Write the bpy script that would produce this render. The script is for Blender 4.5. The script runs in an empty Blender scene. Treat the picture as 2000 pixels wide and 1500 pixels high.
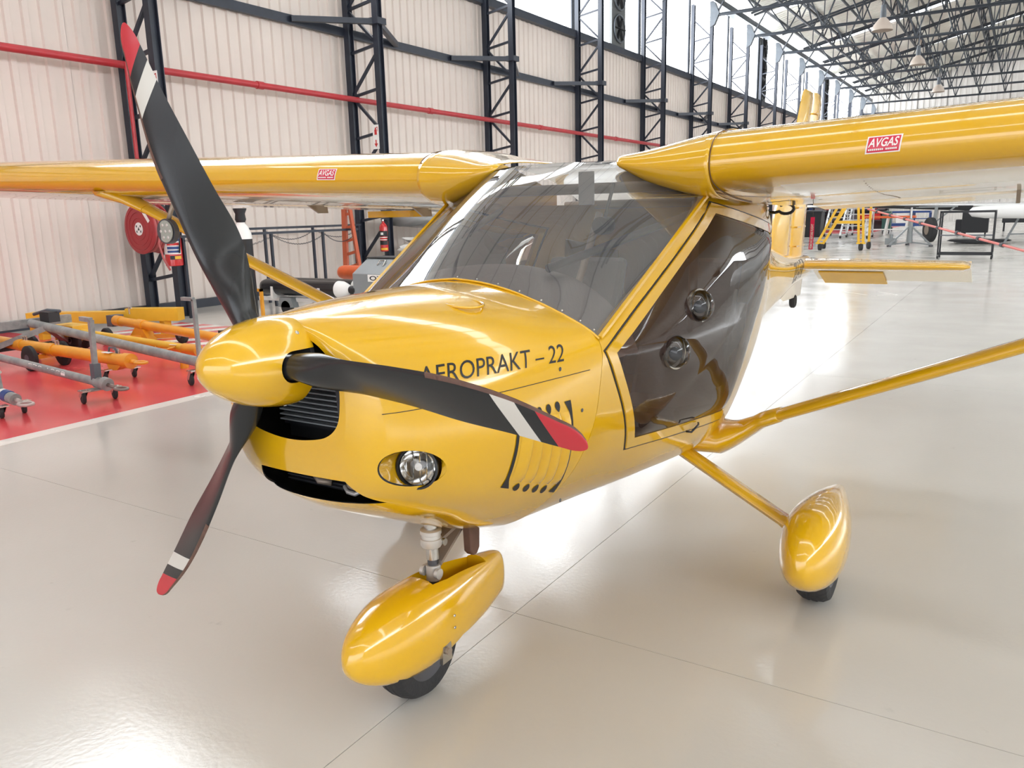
import bpy, bmesh, math, random
from mathutils import Vector, Matrix
from mathutils.bvhtree import BVHTree
random.seed(7)
C = bpy.context.scene.collection
SC = bpy.context.scene
PI = math.pi
R = math.radians

# ------------------------------------------------------------------ camera
CAM_POS = Vector((1.483, -1.238, 1.471))
YAW, PITCH, ROLL, FPX = R(32.19), R(12.06), R(-1.36), 1568.0
fw = Vector((-math.sin(YAW) * math.cos(PITCH), math.cos(YAW) * math.cos(PITCH), -math.sin(PITCH)))
rt0 = Vector((math.cos(YAW), math.sin(YAW), 0.0))
up0 = rt0.cross(fw)
rt = math.cos(ROLL) * rt0 + math.sin(ROLL) * up0
up = -math.sin(ROLL) * rt0 + math.cos(ROLL) * up0
cd = bpy.data.cameras.new('camera')
cam = bpy.data.objects.new('camera', cd)
C.objects.link(cam)
cd.sensor_width = 36.0
cd.lens = FPX / 2000.0 * 36.0
cd.clip_start, cd.clip_end = 0.05, 400
mw = Matrix((rt, up, -fw)).transposed().to_4x4()
mw.translation = CAM_POS
cam.matrix_world = mw
SC.camera = cam

# ------------------------------------------------------------------ world, exposure
SC.view_settings.view_transform = 'Standard'
SC.view_settings.look = 'None'
SC.view_settings.exposure = -0.34
SC.view_settings.gamma = 1.0
SC.view_settings.use_curve_mapping = False
SC.cycles.max_bounces = 10
SC.cycles.diffuse_bounces = 4
SC.cycles.glossy_bounces = 5
SC.cycles.transparent_max_bounces = 24
SC.cycles.caustics_reflective = False
SC.cycles.caustics_refractive = False
SC.cycles.sample_clamp_indirect = 6.0
WORLD_STRENGTH = 4.6
WINDOW_STRENGTH = 14.0
SKYLIGHT_STRENGTH = 8.0
w = bpy.data.worlds.new('overcast_sky')
SC.world = w
w.use_nodes = True
nt = w.node_tree
bgn = nt.nodes['Background']
tc = nt.nodes.new('ShaderNodeTexCoord')
sep = nt.nodes.new('ShaderNodeSeparateXYZ')
ramp = nt.nodes.new('ShaderNodeValToRGB')
nt.links.new(tc.outputs['Generated'], sep.inputs[0])
nt.links.new(sep.outputs['Z'], ramp.inputs[0])
ramp.color_ramp.elements[0].position = 0.0
ramp.color_ramp.elements[0].color = (0.93, 0.95, 1, 1)
ramp.color_ramp.elements[1].position = 1.0
ramp.color_ramp.elements[1].color = (0.80, 0.88, 1, 1)
nt.links.new(ramp.outputs[0], bgn.inputs['Color'])
bgn.inputs['Strength'].default_value = WORLD_STRENGTH

# ------------------------------------------------------------------ materials
def mat(name, col, rough=0.5, metal=0.0, coat=0.0, var=0.0, vscale=6.0, bump=0.0, bscale=40.0,
        col2=None, rvar=0.0, spec=0.5, ior=1.5, stretch=None):
    m = bpy.data.materials.new(name)
    m.use_nodes = True
    n, l = m.node_tree.nodes, m.node_tree.links
    b = n['Principled BSDF']
    b.inputs['Base Color'].default_value = (*col, 1)
    b.inputs['Roughness'].default_value = rough
    b.inputs['Metallic'].default_value = metal
    b.inputs['Coat Weight'].default_value = coat
    b.inputs['Coat Roughness'].default_value = 0.04
    b.inputs['IOR'].default_value = ior
    b.inputs['Specular IOR Level'].default_value = spec
    tcn = n.new('ShaderNodeTexCoord')
    src = tcn.outputs['Object']
    if stretch:
        mp = n.new('ShaderNodeMapping')
        mp.inputs['Scale'].default_value = stretch
        l.new(src, mp.inputs[0])
        src = mp.outputs[0]
    if var > 0 or col2:
        t = n.new('ShaderNodeTexNoise')
        t.inputs['Scale'].default_value = vscale
        t.inputs['Detail'].default_value = 5
        l.new(src, t.inputs['Vector'])
        mx = n.new('ShaderNodeValToRGB')
        c2 = col2 if col2 else tuple(c * (1 - var) for c in col)
        mx.color_ramp.elements[0].position = 0.35
        mx.color_ramp.elements[1].position = 0.65
        mx.color_ramp.elements[0].color = (*c2, 1)
        mx.color_ramp.elements[1].color = (*col, 1)
        l.new(t.outputs['Fac'], mx.inputs[0])
        l.new(mx.outputs[0], b.inputs['Base Color'])
    if rvar > 0:
        t = n.new('ShaderNodeTexNoise')
        t.inputs['Scale'].default_value = vscale * 0.6
        t.inputs['Detail'].default_value = 4
        l.new(src, t.inputs['Vector'])
        mr = n.new('ShaderNodeMapRange')
        mr.inputs['To Min'].default_value = max(0.0, rough - rvar)
        mr.inputs['To Max'].default_value = rough + rvar
        l.new(t.outputs['Fac'], mr.inputs['Value'])
        l.new(mr.outputs[0], b.inputs['Roughness'])
    if bump > 0:
        t = n.new('ShaderNodeTexNoise')
        t.inputs['Scale'].default_value = bscale
        l.new(src, t.inputs['Vector'])
        bp = n.new('ShaderNodeBump')
        bp.inputs['Strength'].default_value = bump
        bp.inputs['Distance'].default_value = 0.01
        l.new(t.outputs['Fac'], bp.inputs['Height'])
        l.new(bp.outputs[0], b.inputs['Normal'])
    return m

def emit(name, col, strength):
    m = bpy.data.materials.new(name)
    m.use_nodes = True
    n, l = m.node_tree.nodes, m.node_tree.links
    n.remove(n['Principled BSDF'])
    e = n.new('ShaderNodeEmission')
    e.inputs['Color'].default_value = (*col, 1)
    e.inputs['Strength'].default_value = strength
    l.new(e.outputs[0], n['Material Output'].inputs['Surface'])
    return m

def glass(name, tint, refl=0.04, rough=0.02, ior=1.49, body=0.0, bodycol=(0.2, 0.2, 0.2)):
    """thin perspex sheet: tinted transparency under a fresnel reflection"""
    m = bpy.data.materials.new(name)
    m.use_nodes = True
    n, l = m.node_tree.nodes, m.node_tree.links
    n.remove(n['Principled BSDF'])
    tr = n.new('ShaderNodeBsdfTransparent')
    tr.inputs['Color'].default_value = (*tint, 1)
    gl = n.new('ShaderNodeBsdfGlossy')
    gl.inputs['Roughness'].default_value = rough
    fr = n.new('ShaderNodeLayerWeight')
    fr.inputs['Blend'].default_value = refl
    mxr = n.new('ShaderNodeFresnel')
    mxr.inputs['IOR'].default_value = ior
    mx = n.new('ShaderNodeMixShader')
    base = tr.outputs[0]
    if body > 0:
        df = n.new('ShaderNodeBsdfDiffuse')
        df.inputs['Color'].default_value = (*bodycol, 1)
        m2 = n.new('ShaderNodeMixShader')
        m2.inputs[0].default_value = body
        l.new(tr.outputs[0], m2.inputs[1])
        l.new(df.outputs[0], m2.inputs[2])
        base = m2.outputs[0]
    l.new(mxr.outputs[0], mx.inputs[0])
    l.new(base, mx.inputs[1])
    l.new(gl.outputs[0], mx.inputs[2])
    l.new(mx.outputs[0], n['Material Output'].inputs['Surface'])
    return m

YEL = (0.70, 0.395, 0.005)
MT = {}
MT['yellow'] = mat('yellow_gloss_paint', YEL, 0.16, coat=1.0, var=0.03, vscale=3)
MT['yellow_in'] = mat('yellow_inner_paint', (0.62, 0.34, 0.03), 0.5)
MT['cream'] = mat('cream_wing_fabric', (0.86, 0.77, 0.61), 0.2, coat=0.7, var=0.04, vscale=2)
MT['prop'] = mat('charcoal_blade_paint', (0.028, 0.031, 0.034), 0.33, var=0.12, vscale=4, rvar=0.05)
MT['prop_white'] = mat('white_blade_band', (0.62, 0.60, 0.55), 0.4, var=0.06)
MT['prop_red'] = mat('red_blade_tip', (0.62, 0.045, 0.055), 0.38, var=0.1)
MT['prop_edge'] = mat('brown_worn_edge_tape', (0.13, 0.065, 0.045), 0.5, var=0.3, vscale=20)
MT['black'] = mat('black_plastic', (0.012, 0.013, 0.016), 0.45)
MT['blackgloss'] = mat('black_paint', (0.012, 0.012, 0.014), 0.25)
MT['rubber'] = mat('tyre_rubber', (0.022, 0.022, 0.024), 0.75, bump=0.3, bscale=60)
MT['steel'] = mat('bright_steel', (0.62, 0.60, 0.56), 0.25, metal=1.0, var=0.15, vscale=20)
MT['white_metal'] = mat('white_alloy', (0.58, 0.56, 0.53), 0.3, metal=.4)
MT['taupe_metal'] = mat('taupe_alloy', (0.30, 0.24, 0.19), 0.4, metal=0.3)
MT['dark_metal'] = mat('dark_metal', (0.09, 0.09, 0.10), 0.4, metal=0.5)
MT['column'] = mat('navy_black_steel_paint', (0.022, 0.028, 0.045), 0.45, var=0.25, vscale=3)
MT['truss'] = mat('slate_truss_paint', (0.024, 0.031, 0.042), 0.5, var=0.2, vscale=2)
MT['bracket'] = mat('grey_bracket_paint', (0.10, 0.115, 0.135), 0.5, var=0.2)
MT['red'] = mat('red_pipe_paint', (0.47, 0.030, 0.040), 0.35, var=0.12, vscale=5)
MT['reel'] = mat('hose_reel_red', (0.36, 0.028, 0.035), 0.42, var=0.1)
MT['hose'] = mat('red_rubber_hose', (0.42, 0.10, 0.10), 0.6)
MT['exred'] = mat('extinguisher_red', (0.55, 0.02, 0.022), 0.25, coat=0.4)
MT['orange'] = mat('orange_paint', (0.72, 0.13, 0.035), 0.45, var=0.12)
MT['ladder'] = mat('orange_ladder_paint', (0.50, 0.10, 0.04), 0.5, var=0.1)
MT['white'] = mat('white_plain', (0.86, 0.85, 0.83), 0.4, var=0.04)
MT['cabinet'] = mat('grey_cabinet_paint', (0.24, 0.26, 0.27), 0.4, var=0.06)
MT['towgrey'] = mat('grey_towbar_paint', (0.20, 0.21, 0.21), 0.5, var=0.25, vscale=14, col2=(0.30, 0.30, 0.29))
MT['towyellow'] = mat('amber_towbar_paint', (0.83, 0.36, 0.02), 0.35, coat=0.3, var=0.12, vscale=6)
MT['yellowbeam'] = mat('yellow_beam_paint', (0.80, 0.46, 0.03), 0.4, var=0.1)
MT['blue'] = mat('blue_paint', (0.02, 0.06, 0.22), 0.4)
MT['green'] = mat('green_paint', (0.03, 0.09, 0.08), 0.4)
MT['aluminium'] = mat('aluminium_tube', (0.62, 0.63, 0.64), 0.35, metal=0.8)
MT['seat'] = mat('seat_fabric', (0.26, 0.25, 0.25), 0.9, bump=0.3)
MT['dash'] = mat('taupe_dash_cover', (0.42, 0.37, 0.34), 0.75, bump=0.15, bscale=90)
MT['wrap'] = glass('polythene_wrap', (0.86, 0.87, 0.88), rough=0.15, body=0.35, bodycol=(0.7, 0.7, 0.7))
MT['screen'] = glass('clear_perspex_glare', (0.93, 0.94, 0.95), rough=0.015, ior=1.95, body=0.11, bodycol=(0.66, 0.67, 0.70))  # pale diffuse body paints in the milky glare of the bright roof
MT['door'] = glass('brown_tinted_perspex', (0.48, 0.34, 0.265), rough=0.02, ior=1.7, body=0.2, bodycol=(0.13, 0.085, 0.078))
MT['lens'] = glass('clear_lens', (0.95, 0.95, 0.95), rough=0.02, ior=1.5)
MT['chrome'] = mat('chrome_reflector', (0.85, 0.85, 0.84), 0.12, metal=1.0)
MT['wall'] = mat('cream_sheet_paint', (0.72, 0.635, 0.58), 0.55, var=0.05, vscale=1.2)
MT['wall2'] = mat('white_sheet_paint', (0.70, 0.67, 0.64), 0.55, var=0.05, vscale=1.2)
MT['roof'] = mat('pale_roof_sheet', (0.82, 0.80, 0.73), 0.6, var=0.06)
MT['fan'] = mat('grey_fan_housing', (0.10, 0.105, 0.105), 0.5)
MT['rubberred'] = mat('pink_red_plastic', (0.62, 0.16, 0.14), 0.4)
MT['banner'] = mat('crimson_fabric', (0.80, 0.01, 0.09), 0.6)
MT['pinkwhite'] = mat('white_aircraft_paint', (0.80, 0.80, 0.80), 0.15, coat=0.8)
MT['ledbody'] = mat('grey_led_face', (0.33, 0.35, 0.31), 0.4)
MT['sticker'] = mat('crimson_sticker', (0.62, 0.03, 0.07), 0.3)
MT['window'] = emit('daylit_window', (0.93, 0.97, 1.0), WINDOW_STRENGTH)
MT['skylight'] = emit('daylit_skylight', (0.95, 0.98, 1.0), SKYLIGHT_STRENGTH)

def floor_mat(name, c1, c2, rough=0.16):
    m = bpy.data.materials.new(name)
    m.use_nodes = True
    n, l = m.node_tree.nodes, m.node_tree.links
    b = n['Principled BSDF']
    geo = n.new('ShaderNodeNewGeometry')
    t = n.new('ShaderNodeTexNoise'); t.inputs['Scale'].default_value = 0.45; t.inputs['Detail'].default_value = 6
    l.new(geo.outputs['Position'], t.inputs['Vector'])
    rp = n.new('ShaderNodeValToRGB')
    rp.color_ramp.elements[0].position = 0.3; rp.color_ramp.elements[1].position = 0.7
    rp.color_ramp.elements[0].color = (*c1, 1); rp.color_ramp.elements[1].color = (*c2, 1)
    l.new(t.outputs['Fac'], rp.inputs[0])
    # small scuff marks with a shape of their own
    s = n.new('ShaderNodeTexNoise'); s.inputs['Scale'].default_value = 9; s.inputs['Detail'].default_value = 9
    l.new(geo.outputs['Position'], s.inputs['Vector'])
    sr = n.new('ShaderNodeValToRGB')
    sr.color_ramp.elements[0].position = 0.70; sr.color_ramp.elements[1].position = 0.76
    sr.color_ramp.elements[0].color = (0, 0, 0, 1); sr.color_ramp.elements[1].color = (0.25, 0.25, 0.25, 1)
    l.new(s.outputs['Fac'], sr.inputs[0])
    mx = n.new('ShaderNodeMixRGB'); mx.inputs[2].default_value = (c1[0] * .6, c1[1] * .6, c1[2] * .6, 1)
    l.new(sr.outputs[0], mx.inputs[0]); l.new(rp.outputs[0], mx.inputs[1])
    l.new(mx.outputs[0], b.inputs['Base Color'])
    t2 = n.new('ShaderNodeTexNoise'); t2.inputs['Scale'].default_value = 1.3; t2.inputs['Detail'].default_value = 8
    l.new(geo.outputs['Position'], t2.inputs['Vector'])
    mr = n.new('ShaderNodeMapRange')
    mr.inputs['From Min'].default_value = 0.3; mr.inputs['From Max'].default_value = 0.7
    mr.inputs['To Min'].default_value = rough - 0.05; mr.inputs['To Max'].default_value = rough + 0.08
    l.new(t2.outputs['Fac'], mr.inputs['Value'])
    l.new(mr.outputs[0], b.inputs['Roughness'])
    t3 = n.new('ShaderNodeTexNoise'); t3.inputs['Scale'].default_value = 55; t3.inputs['Detail'].default_value = 3
    l.new(geo.outputs['Position'], t3.inputs['Vector'])
    bp = n.new('ShaderNodeBump'); bp.inputs['Strength'].default_value = 0.10; bp.inputs['Distance'].default_value = 0.004
    l.new(t3.outputs['Fac'], bp.inputs['Height']); l.new(bp.outputs[0], b.inputs['Normal'])
    return m
MT['floor'] = floor_mat('pale_epoxy_floor', (0.53, 0.51, 0.475), (0.60, 0.58, 0.545))
MT['floorred'] = floor_mat('red_floor_paint', (0.66, 0.065, 0.075), (0.74, 0.085, 0.095), 0.2)
MT['floorwhite'] = floor_mat('white_floor_paint', (0.78, 0.75, 0.70), (0.82, 0.80, 0.76), 0.25)
MT['apron'] = mat('concrete_apron', (0.45, 0.44, 0.42), 0.9)

# ------------------------------------------------------------------ mesh builder
class M:
    def __init__(s):
        s.v, s.f, s.m = [], [], []
        s.mi = 0
    def add(s, vs, fs):
        o = len(s.v)
        s.v += [Vector(q) for q in vs]
        for f in fs:
            s.f.append([i + o for i in f]); s.m.append(s.mi)
        return s
    def box(s, lo, hi):
        x0, y0, z0 = lo; x1, y1, z1 = hi
        return s.add([(x0,y0,z0),(x1,y0,z0),(x1,y1,z0),(x0,y1,z0),(x0,y0,z1),(x1,y0,z1),(x1,y1,z1),(x0,y1,z1)],
                     [(3,2,1,0),(4,5,6,7),(0,1,5,4),(1,2,6,5),(2,3,7,6),(3,0,4,7)])
    def cbox(s, c, d):
        return s.box([c[i]-d[i]/2 for i in range(3)], [c[i]+d[i]/2 for i in range(3)])
    def bar(s, p, q, w_, h_, ref=(0, 0, 1)):
        p, q = Vector(p), Vector(q)
        d = (q - p).normalized(); r_ = Vector(ref)
        if abs(d.dot(r_)) > 0.98: r_ = Vector((1, 0, 0))
        a = d.cross(r_).normalized(); b = a.cross(d)
        vs = []
        for e in (p, q):
            for sa, sb in ((-1,-1),(1,-1),(1,1),(-1,1)):
                vs.append(e + a*sa*w_/2 + b*sb*h_/2)
        return s.add(vs, [(3,2,1,0),(4,5,6,7),(0,1,5,4),(1,2,6,5),(2,3,7,6),(3,0,4,7)])
    def tube(s, pts, r_, n=12, closed=False, flat=None):
        pts = [Vector(p) for p in pts]
        rs = r_ if isinstance(r_, (list, tuple)) else [r_] * len(pts)
        N = len(pts); rings = []; a = None
        for i, p in enumerate(pts):
            if closed: d = pts[(i+1) % N] - pts[i-1]
            else: d = pts[min(i+1, N-1)] - pts[max(i-1, 0)]
            d.normalize()
            if a is None:
                ref = Vector((0,0,1)) if abs(d.z) < 0.95 else Vector((1,0,0))
                a = d.cross(ref).normalized()
            else:
                a = (a - d * a.dot(d)).normalized()
            b = d.cross(a)
            fl = flat or (1, 1)
            rings.append([p + (a*math.cos(t)*fl[0] + b*math.sin(t)*fl[1]) * rs[i] for t in [2*PI*k/n for k in range(n)]])
        return s.loft(rings, ring=True, caps=not closed, wrap=closed)
    def cyl(s, p, q, r1, r2=None, n=16):
        return s.tube([p, q], [r1, r1 if r2 is None else r2], n)
    def loft(s, rings, ring=True, caps=False, wrap=False):
        n = len(rings[0]); o = len(s.v)
        for r_ in rings: s.v += [Vector(q) for q in r_]
        N = len(rings)
        for i in range(N if wrap else N - 1):
            j = (i + 1) % N
            for k in range(n if ring else n - 1):
                l_ = (k + 1) % n
                s.f.append([o+i*n+k, o+i*n+l_, o+j*n+l_, o+j*n+k]); s.m.append(s.mi)
        if caps:
            s.f.append([o + k for k in range(n)][::-1]); s.m.append(s.mi)
            s.f.append([o + (N-1)*n + k for k in range(n)]); s.m.append(s.mi)
        return s
    def lathe(s, prof, origin, axis, n=24, caps=True):
        """prof: list of (distance along axis, radius)"""
        o = Vector(origin); d = Vector(axis).normalized()
        ref = Vector((0,0,1)) if abs(d.z) < 0.9 else Vector((1,0,0))
        a = d.cross(ref).normalized(); b = d.cross(a)
        rings = [[o + d*h + (a*math.cos(t) + b*math.sin(t))*max(r_, 1e-4) for t in [2*PI*k/n for k in range(n)]] for h, r_ in prof]
        return s.loft(rings, caps=caps)
    def torus(s, c, axis, R_, r_, n=32, k=10, sy=1.0):
        c = Vector(c); d = Vector(axis).normalized()
        ref = Vector((0,0,1)) if abs(d.z) < 0.9 else Vector((1,0,0))
        a = d.cross(ref).normalized(); b = d.cross(a); rings = []
        for i in range(n):
            t = 2*PI*i/n; e = a*math.cos(t) + b*math.sin(t)
            rings.append([c + e*(R_ + r_*math.cos(u)) + d*r_*sy*math.sin(u) for u in [2*PI*j/k for j in range(k)]])
        return s.loft(rings, wrap=True)
    def prism(s, poly, d):
        n = len(poly); d = Vector(d)
        vs = [Vector(p) for p in poly] + [Vector(p) + d for p in poly]
        return s.add(vs, [list(range(n))[::-1], list(range(n, 2*n))] + [[i, (i+1) % n, n+(i+1) % n, n+i] for i in range(n)])

def link(name, mb, m, parent=None, smooth=False, bevel=0.0, recalc=True, sub=0, solid=0.0, join=False):
    me = bpy.data.meshes.new(name)
    off = parent_loc(parent)
    me.from_pydata([v - off for v in mb.v], [], mb.f)
    ms = m if isinstance(m, (list, tuple)) else [m]
    for q in ms: me.materials.append(q)
    if len(ms) > 1:
        me.polygons.foreach_set('material_index', mb.m)
    if recalc:
        bm = bmesh.new(); bm.from_mesh(me)
        if join: bmesh.ops.remove_doubles(bm, verts=bm.verts, dist=1e-5)
        bmesh.ops.recalc_face_normals(bm, faces=bm.faces)
        bm.to_mesh(me); bm.free()
    if smooth:
        me.polygons.foreach_set('use_smooth', [True] * len(me.polygons))
        if smooth is not True:
            me.set_sharp_from_angle(angle=R(smooth))
    o = bpy.data.objects.new(name, me)
    C.objects.link(o)
    if parent: o.parent = parent; KIDS.setdefault(parent.name, []).append(o)
    if solid:
        md = o.modifiers.new('thickness', 'SOLIDIFY'); md.thickness = solid; md.offset = 0
    if bevel:
        md = o.modifiers.new('edges', 'BEVEL'); md.width = bevel; md.segments = 2; md.limit_method = 'ANGLE'
    if sub:
        md = o.modifiers.new('smooth', 'SUBSURF'); md.levels = sub; md.render_levels = sub
    return o

def parent_loc(p):
    v = Vector((0, 0, 0))
    while p is not None:
        v += p.location; p = p.parent
    return v

def tag(o, label=None, cat=None, group=None, kind=None):
    if label: o['label'] = label
    if cat: o['category'] = cat
    if group: o['group'] = group
    if kind: o['kind'] = kind
    return o

def thing(name, label, cat, loc, group=None):
    o = bpy.data.objects.new(name, None)
    o.empty_display_size = 0.2
    o.location = loc
    C.objects.link(o)
    return tag(o, label, cat, group)

def single(name, label, cat, mb, m, group=None, **k):
    return tag(link(name, mb, m, **k), label, cat, group)

def structure(name, mb, m, **k):
    o = link(name, mb, m, **k); o['kind'] = 'structure'; return o

KIDS = {}

def copy_tree(o, parent=None, loc=None, label=None):
    c = o.copy(); C.objects.link(c)
    if parent: c.parent = parent
    if loc is not None: c.location = loc
    if label: c['label'] = label
    for k in KIDS.get(o.name, []):
        n = copy_tree(k, c); KIDS.setdefault(c.name, []).append(n)
    return c

def cut(o, *cutters):
    """real cut-outs: boolean difference applied to the mesh, cutter removed"""
    for mb in cutters:
        c = link('cutter', mb, MT['black'])
        md = o.modifiers.new('cut', 'BOOLEAN'); md.operation = 'DIFFERENCE'; md.solver = 'EXACT'; md.object = c
        bpy.context.view_layer.update()
        dg = bpy.context.evaluated_depsgraph_get()
        me = bpy.data.meshes.new_from_object(o.evaluated_get(dg))
        o.modifiers.clear(); old = o.data; o.data = me
        bpy.data.meshes.remove(old); cm = c.data
        bpy.data.objects.remove(c); bpy.data.meshes.remove(cm)
    return o

def bvh(o):
    bm = bmesh.new(); bm.from_mesh(o.data); bm.transform(Matrix.Translation(parent_loc(o)))
    t = BVHTree.FromBMesh(bm); bm.free(); return t

def ray(u, v):
    return (fw + rt * ((u - 1000) / FPX) - up * ((v - 750) / FPX)).normalized()

def at(u, v, axis, val):
    """world point seen at a photo pixel on the plane axis = val"""
    d = ray(u, v); t = (val - CAM_POS[axis]) / d[axis]
    return CAM_POS + d * t

def onto(tree, y, z, off=0.0015, side=1):
    """point of a body's side skin at (y, z), just proud of it"""
    h = tree.ray_cast(Vector((side * 3, y, z)), Vector((-side, 0, 0)))
    if h[0] is None: return Vector((side * 0.4, y, z))
    n = h[1] if h[1].x * side > 0 else -h[1]
    return h[0] + n * off

def text2d(txt, bold=False):
    cu = bpy.data.curves.new('t', 'FONT'); cu.body = txt; cu.size = 1.0; cu.resolution_u = 4
    if bold: cu.offset = 0.018
    o = bpy.data.objects.new('t', cu); C.objects.link(o)
    bpy.context.view_layer.update()
    dg = bpy.context.evaluated_depsgraph_get()
    me = bpy.data.meshes.new_from_object(o.evaluated_get(dg))
    bm = bmesh.new(); bm.from_mesh(me)
    bmesh.ops.triangulate(bm, faces=bm.faces)
    bmesh.ops.remove_doubles(bm, verts=bm.verts, dist=1e-4)
    for _ in range(1):
        bmesh.ops.subdivide_edges(bm, edges=[e for e in bm.edges if e.calc_length() > 0.25], cuts=2, use_grid_fill=False)
        bmesh.ops.triangulate(bm, faces=bm.faces)
    vs = [v.co.copy() for v in bm.verts]; fs = [[v.index for v in f.verts] for f in bm.faces]
    bm.free(); bpy.data.objects.remove(o); bpy.data.curves.remove(cu); bpy.data.meshes.remove(me)
    x0 = min(v.x for v in vs); x1 = max(v.x for v in vs); y0 = min(v.y for v in vs); y1 = max(v.y for v in vs)
    return [((v.x-x0)/(x1-x0), (v.y-y0)/(y1-y0)) for v in vs], fs

def text_on(name, txt, fn, m, parent, bold=False):
    vs, fs = text2d(txt, bold)
    mb = M(); mb.add([fn(a, b) for a, b in vs], fs)
    return link(name, mb, m, parent, recalc=False)

def catmull(P, n):
    out = []; N = len(P)
    for i in range(N - 1):
        p0, p1, p2, p3 = P[max(i-1, 0)], P[i], P[i+1], P[min(i+2, N-1)]
        for k in range(n):
            t = k / n
            out.append(tuple(0.5 * (2*b + (c-a)*t + (2*a-5*b+4*c-d)*t*t + (3*b-a-3*c+d)*t**3) for a, b, c, d in zip(p0, p1, p2, p3)))
    out.append(tuple(P[-1])); return out
# ================================================================== the hall
XL, XR, Y0, Y1 = -10.4, 24.6, -17.0, 72.0
EAVE, SILL = 9.9, 6.6
RIDGE_X, RIDGE_Z = 7.1, 14.0
COL_Y = [6.65 + 4.98 * k for k in range(-4, 14)]
def roof_z(x): return EAVE + (RIDGE_Z - EAVE) * (1 - abs(x - RIDGE_X) / (RIDGE_X - XL))

# floor: bed with one slab per joint field
floor = structure('floor', M().box((XL - .3, Y0, -0.30), (XR + .3, Y1, -0.012)), MT['floor'])
slab_cache = {}
xs = [XL - .2, -5.0, 0.0, 5.0, 10.0, 15.0, 20.0, XR + .2]
ys = [Y0, -13.9, -8.9, -3.9, 1.10] + [1.10 + 5 * k for k in range(1, 15)] + [Y1]
for i in range(len(xs) - 1):
    for j in range(len(ys) - 1):
        g = 0.0014
        key = (round(xs[i+1]-xs[i], 3), round(ys[j+1]-ys[j], 3))
        if key not in slab_cache:
            me = bpy.data.meshes.new('slab'); dx, dy = key
            mb = M().box((g, g, -0.012), (dx - g, dy - g, 0.0))
            me.from_pydata(mb.v, [], mb.f); me.materials.append(MT['floor']); slab_cache[key] = me
        o = bpy.data.objects.new('slab', slab_cache[key]); C.objects.link(o)
        o.parent = floor; o.location = (xs[i], ys[j], 0)
# painted bay markings on the slabs
def paint(name, poly, m, z=0.0012, label=None):
    mb = M().prism([(x, y, 0.0) for x, y in poly], (0, 0, z))
    o = link(name, mb, m, floor)
    if label: o['label'] = label
    return o
paint('painted_bay', [(XL + .05, Y0), (-4.42, Y0), (-4.42, 4.45), (XL + .05, 4.45)], MT['floorred'], label='glossy red painted storage bay')
paint('painted_line', [(-4.42, Y0), (-4.27, Y0), (-4.27, 4.6), (-4.42, 4.6)], MT['floorwhite'], label='white border line of the red bay')
paint('painted_bay', [(XL + .05, 44), (-5.2, 44), (-5.2, 58), (XL + .05, 58)], MT['floorred'], label='distant red painted floor bay')
HX0, HX1, HY0, HY1 = -8.9, -6.2, 4.5, 6.15
paint('hazard_field', [(HX0, HY0), (HX1, HY0), (HX1, HY1), (HX0, HY1)], MT['floorwhite'], 0.0008, label='white ground of the hatched strip')
k = HX0 - 1.6
while k < HX1:
    a, b = k, k + 0.24
    sh = 1.1
    P = [(a, HY0), (b, HY0), (b + sh, HY1), (a + sh, HY1)]
    # clip the slanted stripe to the field
    def clipx(P, X, keep_less):
        out = []
        for i in range(len(P)):
            p, q = P[i], P[(i+1) % len(P)]
            ip = (p[0] <= X) if keep_less else (p[0] >= X); iq = (q[0] <= X) if keep_less else (q[0] >= X)
            if ip: out.append(p)
            if ip != iq:
                t = (X - p[0]) / (q[0] - p[0]); out.append((X, p[1] + t * (q[1] - p[1])))
        return out
    P = clipx(P, HX1, True)
    if P: P = clipx(P, HX0, False)
    if len(P) > 2: paint('hazard_stripe', P, MT['floorred'], 0.0016)
    k += 0.5

# outside apron seen through the open front door
structure('apron', M().box((-70, -90, -0.36), (90, Y0 - 0.02, -0.03)), MT['apron'])

# ---- left wall: ribbed sheets, one object per sheet
def sheet_mesh(width, z0, z1, pitch=0.25, depth=0.035, m=None):
    """trapezoid ribbed sheet in local y, standing in the x = 0 plane"""
    prof = []; y = 0.0
    while y < width - 1e-6:
        prof += [(0, y), (0, y + pitch*.52), (depth, y + pitch*.60), (depth, y + pitch*.90), (0, y + pitch*.98)]
        y += pitch
    prof.append((0, width))
    me = bpy.data.meshes.new('wall_sheet')
    vs = [(px, py, z0) for px, py in prof] + [(px, py, z1) for px, py in prof]; n = len(prof)
    me.from_pydata(vs, [], [[i, i+1, n+i+1, n+i] for i in range(n - 1)])
    me.materials.append(m or MT['wall']); return me
lw_back = M().box((XL - 0.30, Y0, -0.2), (XL - 0.12, Y1, SILL))
wall_left = structure('wall_left', lw_back, MT['wall2'])
sh1 = sheet_mesh(0.9945, 0.14, SILL - 0.02)
for k in range(int((Y1 - Y0) / 0.996)):
    o = bpy.data.objects.new('wall_sheet', sh1); C.objects.link(o); o.parent = wall_left
    o.location = (XL - 0.08 + 0.004 * (k % 2), Y0 + k * 0.996, 0)
# girts, base channel, sill and eave beams
structure('trim_1', M().box((XL - .04, Y0, -0.01), (XL + .06, Y1, 0.14)), MT['column'])
structure('trim_2', M().box((XL - .03, Y0, 4.98), (XL + .07, Y1, 5.14)), MT['column'])
structure('trim_3', M().box((XL - .06, Y0, SILL - .08), (XL + .12, Y1, SILL + .12)), MT['column'])
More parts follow.
